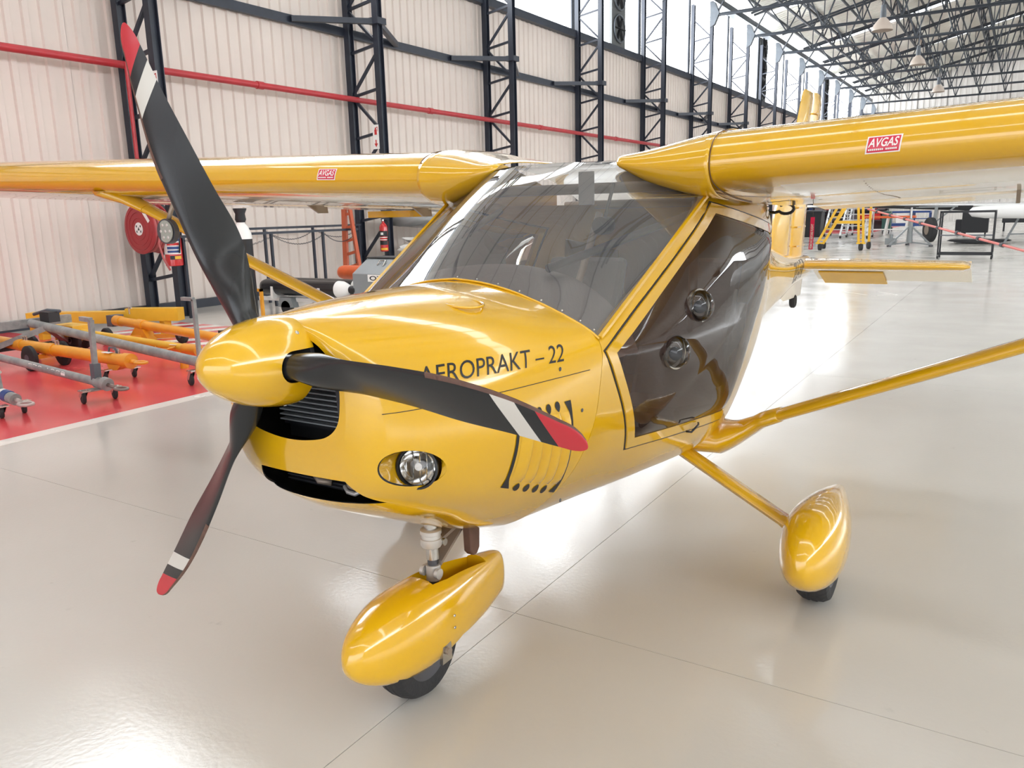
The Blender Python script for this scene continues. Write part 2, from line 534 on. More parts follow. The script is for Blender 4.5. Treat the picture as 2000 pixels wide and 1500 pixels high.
# clerestory windows, one per bay
cl = M()
for k in range(int((1.6 - Y0) / .25)):
    y_ = Y0 + k*.25
    cl.add([(XL - .08, y_, SILL), (XL - .08, y_ + .13, SILL), (XL - .045, y_ + .15, SILL), (XL - .045, y_ + .22, SILL), (XL - .08, y_ + .25, SILL),
            (XL - .08, y_, EAVE + .3), (XL - .08, y_ + .13, EAVE + .3), (XL - .045, y_ + .15, EAVE + .3), (XL - .045, y_ + .22, EAVE + .3), (XL - .08, y_ + .25, EAVE + .3)],
           [(i, i+1, i+6, i+5) for i in range(4)])
link('upper_sheet', cl, MT['wall'], wall_left)
for k, y in enumerate(COL_Y[:-1]):
    y1 = COL_Y[k + 1]
    if y < 1: continue
    fr = M()
    fr.box((XL - .06, y + .03, SILL + .12), (XL - .02, y + .09, EAVE - .1)).box((XL - .06, y1 - .09, SILL + .12), (XL - .02, y1 - .03, EAVE - .1))
    fr.box((XL - .06, y, EAVE - .12), (XL - .02, y1, EAVE - .04))
    o = structure('window_%d' % (k + 1), fr, MT['truss'])
    for j in range(4):
        a = y + .09 + (y1 - y - .18) * j / 4; b = y + .09 + (y1 - y - .18) * (j + 1) / 4
        link('window_pane', M().box((XL - .09, a + .008, SILL + .12), (XL - .075, b - .008, EAVE - .12)), MT['window'], o)
# ventilation fans set in the windows
def fan(y, w_, lab):
    t = thing('ventilation_fan', lab, 'fan', (XL, y, SILL + .15), 'ventilation fans in the clerestory windows')
    mb = M(); z0, z1 = SILL + .15, EAVE - .2
    mb.box((XL - .07, y, z0), (XL + .02, y + w_, z1))
    link('housing', mb, MT['fan'], t)
    for q in range(3):
        zc = z0 + 0.55 + q * 1.0
        g = M(); g.torus((XL + .06, y + w_/2, zc), (1, 0, 0), w_*.40, .025, 28, 8)
        link('fan_ring', g, MT['bracket'], t, smooth=True)
        b = M()
        for a in range(6):
            an = a * PI / 3; c0 = Vector((XL + .05, y + w_/2, zc))
            b.bar(c0 + Vector((0, math.cos(an), math.sin(an))) * .04, c0 + Vector((0, math.cos(an), math.sin(an))) * w_*.37, .02, .12, (1, .4, 0))
        link('fan_blades', b, MT['black'], t)
fan(24.2, 1.05, 'dark ventilation fan tower in the nearest bright window')
fan(41.6, 1.3, 'dark ventilation fan tower in the middle of the window band')
fan(57.0, 1.5, 'farthest dark ventilation fan tower in the window band')

# ---- right, far and front walls
wr = structure('wall_right', M().box((XR + .12, Y0, -.2), (XR + .3, Y1, SILL)), MT['wall2'])
sh2 = sheet_mesh(4.98, 0.0, SILL, 0.498, 0.05, MT['wall2'])
for k in range(17):
    o = bpy.data.objects.new('wall_sheet', sh2); C.objects.link(o); o.parent = wr
    o.rotation_euler = (0, 0, PI); o.location = (XR + .08, Y0 + 4.98 * (k + 1) + .02 * k, 0)
structure('trim_4', M().box((XR - .06, Y0, SILL - .08), (XR + .1, Y1, SILL + .12)), MT['column'])
o = structure('window_30', M().box((XR + .0, Y0, EAVE - .12), (XR + .06, Y1, EAVE)), MT['truss'])
for k in range(17):
    y = Y0 + k * 5.2
    link('window_pane', M().box((XR + .075, y, SILL + .12), (XR + .09, y + 5.1, EAVE - .12)), MT['window'], o)
wf = structure('wall_far', M().box((XL - .3, Y1, -.2), (XR + .3, Y1 + .2, RIDGE_Z + .3)), MT['wall2'])
shf = sheet_mesh(2.0, 0, 9.8, 0.40, 0.06, MT['wall2'])
for k in range(17):
    for zz in (0, 1):
        o = bpy.data.objects.new('wall_sheet', shf); C.objects.link(o); o.parent = wf
        o.rotation_euler = (0, 0, -PI / 2); o.location = (XL + k * 2.06, Y1 - .06 - zz * .02, 0.0 if not zz else 4.2)
tr = M()
for z in (6.4, 8.4): tr.box((XL, Y1 - .35, z), (XR, Y1 - .15, z + .22))
structure('trim_5', tr, MT['column'])
# front wall: only a header over the wide open door, and its side jambs
structure('wall_front', M().box((XL - .3, Y0 - .2, 7.0), (XR + .3, Y0, RIDGE_Z + .3)).box((XL - .3, Y0 - .2, -.1), (XL + 1.6, Y0, 7.0)).box((XR - 1.6, Y0 - .2, -.1), (XR + .3, Y0, 7.0)), MT['wall2'])

# ---- roof sheets with skylight strips
ceil = M()
for sgn in (-1, 1):
    xe = XL - .3 if sgn < 0 else XR + .3
    ze = EAVE - 0.05
    ceil.add([(xe, Y0, ze + .35), (RIDGE_X, Y0, RIDGE_Z + .3), (RIDGE_X, Y1, RIDGE_Z + .3), (xe, Y1, ze + .35)], [(0, 1, 2, 3)])
ceiling = structure('ceiling', ceil, MT['roof'])
bays = []
SKY = [9.3 + 9.96 * k for k in range(-2, 7)]
y = Y0
edges = [Y0]
for s in SKY: edges += [s - .45, s + .45]
edges.append(Y1)
rc = {}
for k in range(len(edges) - 1):
    y0, y1 = edges[k], edges[k + 1]
    sky = (k % 2 == 1)
    n = 1 if sky else max(1, round((y1 - y0) / 2.2))
    for j in range(n):
        a, b = y0 + (y1 - y0) * j / n, y0 + (y1 - y0) * (j + 1) / n
        for sgn in (-1, 1):
            key = (round(b - a, 2), sgn, sky)
            if key not in rc:
                L_ = b - a; xe = XL + .1 if sgn < 0 else XR - .1
                mb = M()
                if sky:
                    mb.add([(xe, 0.02, EAVE + .12), (RIDGE_X, .02, RIDGE_Z - .03), (RIDGE_X, L_ - .02, RIDGE_Z - .03), (xe, L_ - .02, EAVE + .12)], [(0, 1, 2, 3)])
                else:
                    nr = max(4, int(L_ / .3)); pr = []
                    for q in range(nr):
                        y_ = L_ * q / nr; p = L_ / nr
                        pr += [(y_ + .01, .0), (y_ + p*.6, .0), (y_ + p*.68, -.045), (y_ + p*.92, -.045), (y_ + p - .001, 0)]
                    m_ = len(pr)
                    vs = [(xe, py, EAVE + .1 + pz) for py, pz in pr] + [(RIDGE_X, py, RIDGE_Z + pz) for py, pz in pr]
                    mb.add(vs, [[i, i+1, m_+i+1, m_+i] for i in range(m_ - 1)])
                me = bpy.data.meshes.new('roof_sheet'); me.from_pydata(mb.v, [], mb.f)
                me.materials.append(MT['skylight'] if sky else MT['roof']); rc[key] = me
            o = bpy.data.objects.new('skylight_strip' if sky else 'roof_sheet', rc[key]); C.objects.link(o)
            o.parent = ceiling; o.location = (0, a, 0)

# ---- lattice columns along the left wall
CX0, CX1 = -10.28, -9.52
COLTOP = 9.3
def lattice_column(y, label):
    t = thing('lattice_column', label, 'column', (CX0, y, 0), 'lattice columns along the left wall')
    for x in (CX0, CX1):
        mb = M()
        mb.box((x - .065, y - .075, 0), (x + .065, y - .062, COLTOP)).box((x - .065, y + .062, 0), (x + .065, y + .075, COLTOP))
        mb.box((x - .012, y - .062, 0), (x + .012, y + .062, COLTOP))
        link('chord', mb, MT['column'], t)
    z = 0.55; i = 0
    while z < COLTOP - 1.0:
        link('brace', M().bar((CX0 + .05, y, z), (CX1 - .05, y, z + .10), .05, .05), MT['column'], t)
        a, b = (CX0 + .04, CX1 - .04)
        if i % 2: a, b = b, a
        link('brace', M().bar((a, y, z + (.12 if i % 2 else .04)), (b, y, z + .78), .05, .05), MT['column'], t)
        z += .82; i += 1
    # outrigger struts to the girt
    link('outrigger', M().bar((CX1, y, 5.16), (CX0 - .02, y - 1.5, 5.06), .10, .10), MT['column'], t)
    link('outrigger', M().bar((CX1, y, 5.16), (CX0 - .02, y + 1.5, 5.06), .10, .10), MT['column'], t)
    link('collar', M().cbox((CX1, y, 5.16), (.24, .26, .12)), MT['column'], t)
    link('bracket', M().prism([(CX1 - .06, y - .09, 8.35), (CX1 + .12, y - .09, 8.45), (CX1 + .30, y - .09, 8.85), (CX1 + .12, y - .09, 9.25), (CX1 - .06, y - .09, 9.3)], (0, .18, 0)), MT['bracket'], t)
    return t
ordn = ['behind the open floor left of the photo', 'just outside the left edge of the photo', 'out of view beside the camera', 'left of the nearest propeller blade, out of frame',
        'nearest lattice column, behind the upright propeller blade', 'second lattice column, carrying the red extinguisher arrow sign', 'third lattice column, above the left wing root',
        'fourth lattice column, above the middle of the windscreen', 'fifth lattice column, above the right wing fairing tip', 'sixth lattice column, above the wing root joint',
        'seventh lattice column, with the middle fan tower behind it', 'eighth lattice column, last one before the tail fin', 'ninth lattice column, just behind the tail fin',
        'tenth lattice column, right of the tail fin', 'eleventh lattice column, third before the far corner', 'twelfth lattice column, second before the far corner',
        'thirteenth lattice column, next to the far corner', 'last lattice column, in the far left corner of the hall']
proto = None
cols = []
for k, y in enumerate(COL_Y):
    if k < 3: continue
    lab = 'dark blue steel ' + ordn[k] if 'lattice' in ordn[k] else 'dark blue steel lattice column ' + ordn[k]
    if proto is None: proto = lattice_column(y, lab); cols.append(proto)
    else: cols.append(copy_tree(proto, None, (CX0, y, 0), lab))

# ---- roof trusses
def roof_truss(y, label):
    t = thing('roof_truss', label, 'roof truss', (CX1 + .2, y, 8.8), 'roof trusses across the hall')
    zb = 8.8; xa, xb = CX1 + .15, XR - .9
    link('bottom_chord', M().tube([(xa, y, zb), (xb, y, zb)], .065, 8), MT['truss'], t, smooth=40)
    for s in (-.22, .22):
        link('top_chord', M().tube([(xa, y + s, roof_z(xa) - .42), (RIDGE_X, y + s, RIDGE_Z - .42), (xb, y + s, roof_z(xb) - .42)], .05, 8), MT['truss'], t, smooth=40)
    n = 22; px = [xa + (xb - xa) * i / n for i in range(n + 1)]
    for i in range(n):
        m_ = (px[i] + px[i + 1]) / 2
        zt = roof_z(m_) - .42
        for a in (px[i], px[i + 1]):
            if abs(zt - zb) < .5 and (i in (0, n - 1)) is False: pass
            link('web_member', M().bar((a, y, zb), (m_, y + (.2 if i % 2 else -.2), zt), .05, .05), MT['truss'], t)
        if i: link('web_member', M().bar((px[i], y, zb), (px[i], y, roof_z(px[i]) - .45), .035, .035), MT['truss'], t)
    return t
tproto = roof_truss(COL_Y[5], 'slate grey roof truss above the second lattice column, out of frame')
tn = ['third', 'fourth', 'fifth', 'sixth', 'seventh', 'eighth', 'ninth', 'tenth', 'eleventh', 'twelfth', 'thirteenth']
for k in range(6, 17):
    copy_tree(tproto, None, (CX1 + .2, COL_Y[k], 8.8), 'slate grey lattice roof truss springing from the %s lattice column' % tn[k - 6])
# ---- purlin girders running the length of the hall
for q, x in enumerate((-7.6, -4.6, -1.4, 1.8, 5.0, 9.2, 12.6, 16.2, 20)):
    lab = 'dark %s lengthwise lattice girder under the roof, counted from the left eave' % ['first', 'second', 'third', 'fourth', 'fifth', 'sixth', 'seventh', 'eighth', 'ninth'][q]
    t = thing('roof_girder', lab, 'girder', (x, 11.6, roof_z(x) - .3), 'lengthwise roof girders')
    zt = roof_z(x) - .2; zb = zt - .85
    for z in (zt, zb):
        link('chord', M().bar((x, 4, z), (x, Y1 - .5, z), .08, .08), MT['truss'], t)
    i = 0; y = 4.2
    wb = M()
    while y < Y1 - 2.6:
        wb.bar((x, y, zb), (x, y + 1.2, zt), .045, .045); wb.bar((x, y + 1.2, zt), (x, y + 2.4, zb), .045, .045); y += 2.4
    o = link('web_lattice', wb, MT['truss'], t)
# purlins proper (small section) carrying the sheets
for q in range(9):
    x = XL + 1.2 + q * 1.35
    single('purlin', 'thin grey purlin under the roof sheets, %s from the bright left eave' % ['first', 'second', 'third', 'fourth', 'fifth', 'sixth', 'seventh', 'eighth', 'ninth'][q], 'purlin', M().box((x - .03, Y0 + 1, roof_z(x) - .14), (x + .03, Y1 - .5, roof_z(x) - .03)), MT['truss'], group='thin purlins under the roof sheets')
# gutter strip and ladder tray at the eave
single('cable_tray', 'grey slotted cable tray running along the eave above the windows', 'cable tray',
       M().box((XL + .55, 20, EAVE - .52), (XL + .9, Y1 - 1, EAVE - .48)).box((XL + .55, 20, EAVE - .5), (XL + .57, Y1 - 1, EAVE - .3)).box((XL + .88, 20, EAVE - .5), (XL + .9, Y1 - 1, EAVE - .3)), MT['bracket'])
# ---- bell lamps hung from the trusses
def bell(x, y, z, label):
    t = thing('pendant_lamp', label, 'lamp', (x, y, z), 'bell lamps hanging from the roof')
    link('shade', M().lathe([(0, .30), (.02, .30), (.16, .26), (.32, .13), (.36, .09)], (x, y, z), (0, 0, 1), 20, caps=False), mat_bell, t, smooth=True)
    link('ballast', M().cyl((x, y, z + .36), (x, y, z + .72), .09, .07, 12), MT['bracket'], t, smooth=40)
    link('hanger', M().cyl((x, y, z + .7), (x, y, 8.86), .015, None, 6), MT['bracket'], t)
mat_bell = mat('beige_lamp_shade', (0.50, 0.42, 0.36), 0.4)
for (u, v, yy, lab) in ((1723, 60, COL_Y[8], 'nearest and largest bell lamp, high right under the roof'), (1792, 127, COL_Y[10], 'beige bell lamp in the middle of the three in a row'),
                        (1832, 180, COL_Y[12], 'farthest of the three beige bell lamps in a row')):
    p = at(u, v, 1, yy); bell(p.x, p.y, p.z, lab)

# ---- red fire main along the wall
pipe = thing('fire_main', 'long red fire water pipe running along the cream wall', 'pipe', (-10.1, 0, 3.8))
link('pipe', M().tube([(-10.12, Y0 + 1, 3.76), (-10.12, 30, 3.76)], .055, 14), MT['red'], pipe, smooth=40)
for y in (4.2, 9.1, 14.0, 19.0, 24.0):
    link('pipe_coupling', M().cyl((-10.12, y - .07, 3.76), (-10.12, y + .07, 3.76), .068, None, 14), MT['red'], pipe, smooth=40)
link('drop_pipe', M().tube([(-9.95, 6.45, 3.76), (-9.95, 6.45, 1.75)], .03, 10), MT['red'], pipe, smooth=40)
# ================================================================== the aircraft
AC = thing('light_aircraft', 'yellow high-wing light aircraft with a three-bladed black propeller and bulged brown door', 'aircraft', (0, 1.4, 0))

def body(stations, nr=5, ny=5, half=False):
    """stations: (y, [(x, z) x 9 from top centre to bottom centre]); both sides mirrored"""
    rings = []
    S = catmull([tuple([s[0]] + [c for p in s[1] for c in p]) for s in stations], ny)
    for s in S:
        y = s[0]; P = [(s[1 + 2*i], s[2 + 2*i]) for i in range((len(s) - 1) // 2)]
        n = len(P)
        full = P + [(-x, z) for x, z in P[-2:0:-1]]
        N = len(full); ring = []
        for i in range(N):
            p0, p1, p2, p3 = full[i-1], full[i], full[(i+1) % N], full[(i+2) % N]
            for k in range(nr):
                t = k / nr
                q = [0.5 * (2*b + (c-a)*t + (2*a-5*b+4*c-d)*t*t + (3*b-a-3*c+d)*t**3) for a, b, c, d in zip(p0, p1, p2, p3)]
                ring.append((q[0], y, q[1]))
        rings.append(ring)
    return rings

def shell(rings, th):
    """closed body with a wall thickness: outer skin, inner skin, rims"""
    me_v = []; n = len(rings[0]); N = len(rings)
    mb = M()
    inner = []
    for i, r_ in enumerate(rings):
        cx = sum(p[0] for p in r_) / n; cz = sum(p[2] for p in r_) / n
        q = []
        for k, p in enumerate(r_):
            a, b = Vector(r_[k-1]), Vector(r_[(k+1) % n]); d = (b - a); nn = Vector((d.z, 0, -d.x))
            if nn.length < 1e-9: nn = Vector((p[0]-cx, 0, p[2]-cz))
            nn.normalize()
            if nn.dot(Vector((p[0]-cx, 0, p[2]-cz))) < 0: nn = -nn
            q.append(Vector(p) - nn * th)
        inner.append(q)
    o = 0
    mb.v = [Vector(p) for r_ in rings for p in r_] + [p for r_ in inner for p in r_]
    B = N * n
    for i in range(N - 1):
        for k in range(n):
            l_ = (k + 1) % n
            mb.f.append([i*n+k, i*n+l_, (i+1)*n+l_, (i+1)*n+k]); mb.m.append(0)
            mb.f.append([B+i*n+k, B+(i+1)*n+k, B+(i+1)*n+l_, B+i*n+l_]); mb.m.append(1)
    for i in (0, N - 1):
        for k in range(n):
            l_ = (k + 1) % n
            f = [i*n+k, i*n+l_, B+i*n+l_, B+i*n+k]
            mb.f.append(f if i else f[::-1]); mb.m.append(0)
    return mb

COWL = [
 (0.085, [(0,1.214),(.075,1.205),(.145,1.165),(.18,1.10),(.181,1.035),(.166,.985),(.126,.952),(.065,.937),(0,.932)]),
 (0.09, [(0,1.226),(.085,1.215),(.160,1.172),(.200,1.10),(.205,1.02),(.190,.955),(.152,.912),(.085,.888),(0,.878)]),
 (0.115, [(0,1.236),(.10,1.222),(.188,1.172),(.238,1.09),(.248,.99),(.234,.905),(.195,.845),(.11,.81),(0,.796)]),
 (0.17, [(0,1.245),(.115,1.229),(.220,1.170),(.282,1.08),(.294,.975),(.276,.880),(.228,.805),(.13,.756),(0,.738)]),
 (0.30, [(0,1.256),(.14,1.238),(.272,1.174),(.345,1.075),(.36,.965),(.338,.855),(.278,.765),(.155,.692),(0,.668)]),
 (0.45, [(0,1.263),(.165,1.242),(.32,1.176),(.398,1.075),(.412,.96),(.385,.835),(.315,.72),(.175,.632),(0,.60)]),
 (0.62, [(0,1.267),(.185,1.243),(.358,1.178),(.445,1.088),(.455,.965),(.425,.83),(.345,.685),(.19,.56),(0,.52)]),
 (0.80, [(0,1.268),(.20,1.240),(.39,1.175),(.495,1.108),(.497,.975),(.465,.825),(.375,.665),(.205,.512),(0,.455)]),
]
cw_rings = body(COWL, 6, 6)
cowl = link('cowling', shell(cw_rings, .006), [MT['yellow'], MT['black']], AC, smooth=False)
# headlight hole, chin scoop, louvre slots
HL = at(817, 912, 1, .246)
OPEN = at(799, 918, 1, .19)
HAX = Vector((-.33, 1, -.10)).normalized()
cowl_full = bvh(cowl)
cut(cowl, M().prism([OPEN + Vector((.0455*math.cos(t), -.4, .053*math.sin(t))) for t in [2*PI*k/40 for k in range(40)]], (0, .6, 0)),
    M().prism([(-.135, 0.0, .846), (.155, 0.0, .846), (.205, 0.0, .772), (-.170, 0.0, .772)], (0, .30, 0)))
me = cowl.data
me.polygons.foreach_set('use_smooth', [True] * len(me.polygons)); me.set_sharp_from_angle(angle=R(45))
cowl_bvh = bvh(cowl)

# parting line between upper and lower cowl, and the cowl rear joint: thin dark recess strips
def skin_line(name, pts, w_=.0016, m='black', parent=None, tree=None, side=1, off=.0008):
    P = [onto(tree, y, z, off, side) for y, z in pts]
    mb = M()
    for a, b in zip(P[:-1], P[1:]):
        mb.bar(a, b, w_, .0012, (1, 0, 0))
    return link(name, mb, MT[m], parent)
zseam = [(y / 100, 1.045 - .0 * y + (.006 * math.sin(y / 12))) for y in range(20, 80, 3)]
seam = [(.13 + .0326*i, 1.020 + .015 * (i / 20)) for i in range(20)]
for sd in (1, -1):
    skin_line('cowl_seam', seam, parent=cowl, tree=cowl_bvh, side=sd)

# headlight in its bucket
hl = link('headlight', M().lathe([(.0, .045), (.004, .052), (-.012, .055), (-.014, .050), (.0, .046)], HL, HAX, 32, caps=False), MT['black'], AC, smooth=40)
hl['label'] = 'round chrome landing light in a dark ring'
def hring(c, r_, ax):
    a = Vector(ax).cross(Vector((0, 0, 1))).normalized(); b = Vector(ax).cross(a)
    sx_ = .0458/.053 if r_ > .0525 and r_ < .0535 else 1.0
    return [Vector(c) + (a*math.cos(t)*sx_ + b*math.sin(t))*r_ for t in [2*PI*k/40 for k in range(40)]]
rim = []
for p in hring(OPEN, .053, (0, 1, 0)):
    h = cowl_full.ray_cast(Vector((p.x, -1, p.z)), Vector((0, 1, 0)))
    rim.append(Vector((p.x, (h[0].y if h[0] is not None else p.y) + .0015, p.z)))
link('bucket', M().loft([rim, hring(HL + HAX*.016, .056, HAX), hring(HL + HAX*.05, .05, HAX)]), MT['yellow'], hl, smooth=50)
link('reflector', M().lathe([(-.006, .046), (.005, .043), (.025, .030), (.034, .012), (.034, .0)], HL, HAX, 32, caps=False), MT['chrome'], hl, smooth=True)
link('lens', M().lathe([(-.010, .047), (-.018, .035), (-.022, .018), (-.023, .0)], HL, HAX, 32, caps=False), MT['lens'], hl, smooth=True)
sd_ = HAX.cross(Vector((0, 0, 1))).normalized(); upv = sd_.cross(HAX)
for i in range(5):
    hh = math.sqrt(.042**2 - (.018*(i-2))**2)
    link('lens_rib', M().bar(HL + HAX*.012 + sd_*(.018*(i-2)) - upv*hh, HL + HAX*.012 + sd_*(.018*(i-2)) + upv*hh, .002, .002), MT['chrome'], hl)
link('bulb', M().lathe([(0, .010), (.03, .010)], HL, HAX, 16), MT['white'], hl, smooth=40)

# radiator behind the mouth
rad = link('radiator', M().box((-.16, .215, .93), (.075, .235, 1.12)), MT['black'], AC)
for i in range(13):
    z = .945 + i * .0135
    link('fin', M().box((-.155, .196, z), (.066, .216, z + .0035)), MT['cabinet'], rad)
link('side_tank', M().bar((.078, .205, .93), (.068, .205, 1.11), .022, .03), MT['dark_metal'], rad)
link('duct', M().box((-.19, .26, .88), (.19, .27, 1.2)), MT['black'], AC)
# oil cooler behind the chin scoop
oc = link('oil_cooler', M().box((-.19, .245, .755), (.19, .26, .845)), MT['black'], AC)
for i in range(7):
    link('fin', M().box((-.185, .232, .765 + i*.0105), (.185, .246, .768 + i*.0105)), MT['dark_metal'], oc)
link('hose_clip', M().tube([(.06, .20, .79), (.075, .195, .778), (.10, .195, .776), (.115, .20, .785)], .006, 8), MT['white_metal'], oc, smooth=True)
link('hose', M().tube([(-.06, .215, .80), (-.03, .20, .79), (.0, .215, .785)], .009, 8), MT['taupe_metal'], oc, smooth=True)
link('hose', M().tube([(.05, .225, .80), (.08, .20, .795), (.10, .215, .78)], .009, 8), MT['taupe_metal'], oc, smooth=True)

# cast a photo direction onto the cowl skin
def cast(tree, u, v, off=.0015):
    h = tree.ray_cast(CAM_POS, ray(u, v))
    if h[0] is None: return at(u, v, 0, .42)
    n = h[1] if h[1].dot(ray(u, v)) < 0 else -h[1]
    return h[0] + n * off
# lettering on the cowl side (both sides), laid on the skin
q = [cast(cowl_bvh, *p) for p in ((818, 754), (1101, 706), (1100, 672), (818, 718))]
def letters(side):
    def fn(a, b):
        y = (q[0].y*(1-a) + q[1].y*a)*(1-b) + (q[3].y*(1-a) + q[2].y*a)*b
        z = (q[0].z*(1-a) + q[1].z*a)*(1-b) + (q[3].z*(1-a) + q[2].z*a)*b
        if side < 0: y = (q[0].y + q[1].y) - y
        return onto(cowl_bvh, y, z, .0012, side)
    return fn
for sd in (1, -1):
    o = text_on('lettering', 'AEROPRAKT – 22', letters(sd), MT['blackgloss'], cowl, bold=False)
    o['label'] = 'black painted lettering on the cowl side'

# louvre panel: raised vanes and black slots
LQ = [cast(cowl_bvh, *p, .0) for p in ((977, 952), (1083, 961), (1116, 780), (1008, 812))]
def LP(a, b, off=.001, side=1):
    y = (LQ[0].y*(1-a) + LQ[1].y*a)*(1-b) + (LQ[3].y*(1-a) + LQ[2].y*a)*b
    z = (LQ[0].z*(1-a) + LQ[1].z*a)*(1-b) + (LQ[3].z*(1-a) + LQ[2].z*a)*b
    return onto(cowl_bvh, y, z, off, side)
def drop(ca, cb, w_, h_, up_, side):
    """teardrop shaped opening"""
    pts = []
    for k in range(14):
        t = 2*PI*k/14; rr_ = 1.0
        x_ = math.sin(t) * w_ * (1 - .45 * max(0, math.cos(t))); y_ = -math.cos(t) * h_ * (-1)
        pts.append((ca + x_ + .25*w_*max(0, math.cos(t)), cb + y_ * up_))
    mb = M(); mb.add([LP(a, b, .0016, side) for a, b in pts], [list(range(14))]); return mb
for sd in (1, -1):
    for i in range(5):
        a0 = .10 + i * .165
        rows = []
        for j in range(11):
            b = .10 + .80 * j / 10
            e = math.sin(PI * min(1, j / 10)) ** .35
            rows.append([LP(a0 + .165 * t, b, .0006 + .013 * e * hgt, sd) for t, hgt in ((0, 0), (.12, .12), (.3, .45), (.55, .85), (.8, 1.0), (.93, .8), (.985, .0))])
        link('louvre', M().loft(rows, ring=False), MT['yellow'], cowl, smooth=50, recalc=False)
    for i in range(4):
        link('louvre_slot', drop(.225 + .165*i, .03, .046, .055, 1, sd), MT['black'], cowl, recalc=False)
    for i in range(4):
        link('louvre_slot', drop(.225 + .165*i, .97, .046, .055, -1, sd), MT['black'], cowl, recalc=False)
    for a0, lean in ((.03, 0), (.965, 1)):
        mb = M(); rows = []
        for j in range(21):
            b = j / 20
            wv = .022 + .040 * max(0, (abs(b - .5) - .36) / .14) ** 1.2
            cc = a0 + (wv - .012) * (-1 if lean else .6)
            rows.append([LP(cc - wv, b, .0018, sd), LP(cc + wv, b, .0018, sd)])
        mb.loft(rows, ring=False); link('louvre_slot', mb, MT['black'], cowl, recalc=False)
def screw(p, n, r_=.005, parent=None, m='steel'):
    return link('screw', M().lathe([(0, r_), (.0015, r_*.9), (.002, r_*.4)], p, n, 12), MT[m], parent, smooth=40)
for u, v in ((1094, 721), (1094, 977), (1137, 801)):
    p = cast(cowl_bvh, u, v, .0); screw(p, (1, 0, 0), .006, cowl, 'dark_metal')
# round inspection dimple on top of the cowl
p = cast(cowl_bvh, 905, 592, 0)
link('oil_door', M().torus(p + Vector((0, 0, -.001)), (.12, -.02, 1), .055, .004, 32, 6), MT['yellow'], cowl, smooth=True)

# ---- spinner
SPC = M().lathe([(0, .0005), (.004, .018), (.015, .037), (.035, .056), (.065, .075), (.105, .092), (.15, .103), (.19, .1085), (.225, .110), (.236, .1095), (.236, .104), (.19, .104), (.10, .086), (.03, .046), (.008, .012)], (0, -.150, 1.150), (0, 1, -.055), 64)
HUB = Vector((0, .0370, 1.1415)); TH0 = R(-34.788)
sp = link('spinner', SPC, [MT['yellow'], MT['black']], AC)
BTAN = -.0130; BFWD = .0110
for k in range(3):
    a = TH0 + k*2*PI/3; d = Vector((math.sin(a), 0, math.cos(a))); l_ = Vector((-math.cos(a), 0, math.sin(a)))
    c0 = HUB + l_*BTAN - Vector((0, BFWD, 0)) + d*.05
    cut(sp, M().cyl(c0, c0 + d*.1, .037, None, 28), M().prism([c0 + l_*.037, c0 - l_*.037, c0 - l_*.037 + Vector((0, .12, 0)), c0 + l_*.037 + Vector((0, .12, 0))], d*.1))
sp.data.polygons.foreach_set('use_smooth', [True]*len(sp.data.polygons)); sp.data.set_sharp_from_angle(angle=R(35))
link('backplate', M().lathe([(0, .100), (.012, .100)], (0, .082, 1.137), (0, 1, -.055), 40), MT['dark_metal'], sp, smooth=40)
link('hub', M().lathe([(0, .05), (.11, .05)], (0, .09, 1.137), (0, 1, 0), 24), MT['black'], AC, smooth=40)
for k in range(3):
    for s in (-1, 1):
        a = TH0 + R(25) * s + k * 2*PI/3 - R(12)
        d = Vector((math.sin(a), 0, math.cos(a)))
        screw(Vector((0, .060, 1.138)) + d * .1085, d, .0055, sp)

# ---- propeller blades
RK = [.11, .2, .3, .42, .55, .68, .78, .83, .85]
LT = [0.0178, 0.0150, 0.0046, -0.0087, -0.0274, -0.0623, -0.1004, -0.1270, -0.1555]
LN = [0.0158, 0.0277, 0.0372, 0.0377, 0.0397, 0.0344, 0.0337, 0.0330, 0.0340]
TT = [-0.0436, -0.0696, -0.0896, -0.1048, -0.1263, -0.1439, -0.1610, -0.1660, -0.1560]
TN = [0.0062, -0.0214, -0.0332, -0.0169, 0.0019, 0.0158, 0.0240, 0.0290, 0.0335]
THK = [.030, .026, .022, .018, .014, .010, .007, .0045, .002]
def hermite(K, r_):
    n = len(RK); i = 0
    while i < n - 2 and r_ > RK[i+1]: i += 1
    def sl(j):
        if j == 0: return (K[1]-K[0])/(RK[1]-RK[0])
        if j == n-1: return (K[-1]-K[-2])/(RK[-1]-RK[-2])
        return (K[j+1]-K[j-1])/(RK[j+1]-RK[j-1])
    h = RK[i+1]-RK[i]; s = (r_-RK[i])/h
    return (2*s**3-3*s**2+1)*K[i]+(s**3-2*s**2+s)*h*sl(i)+(-2*s**3+3*s**2)*K[i+1]+(s**3-s**2)*h*sl(i+1)
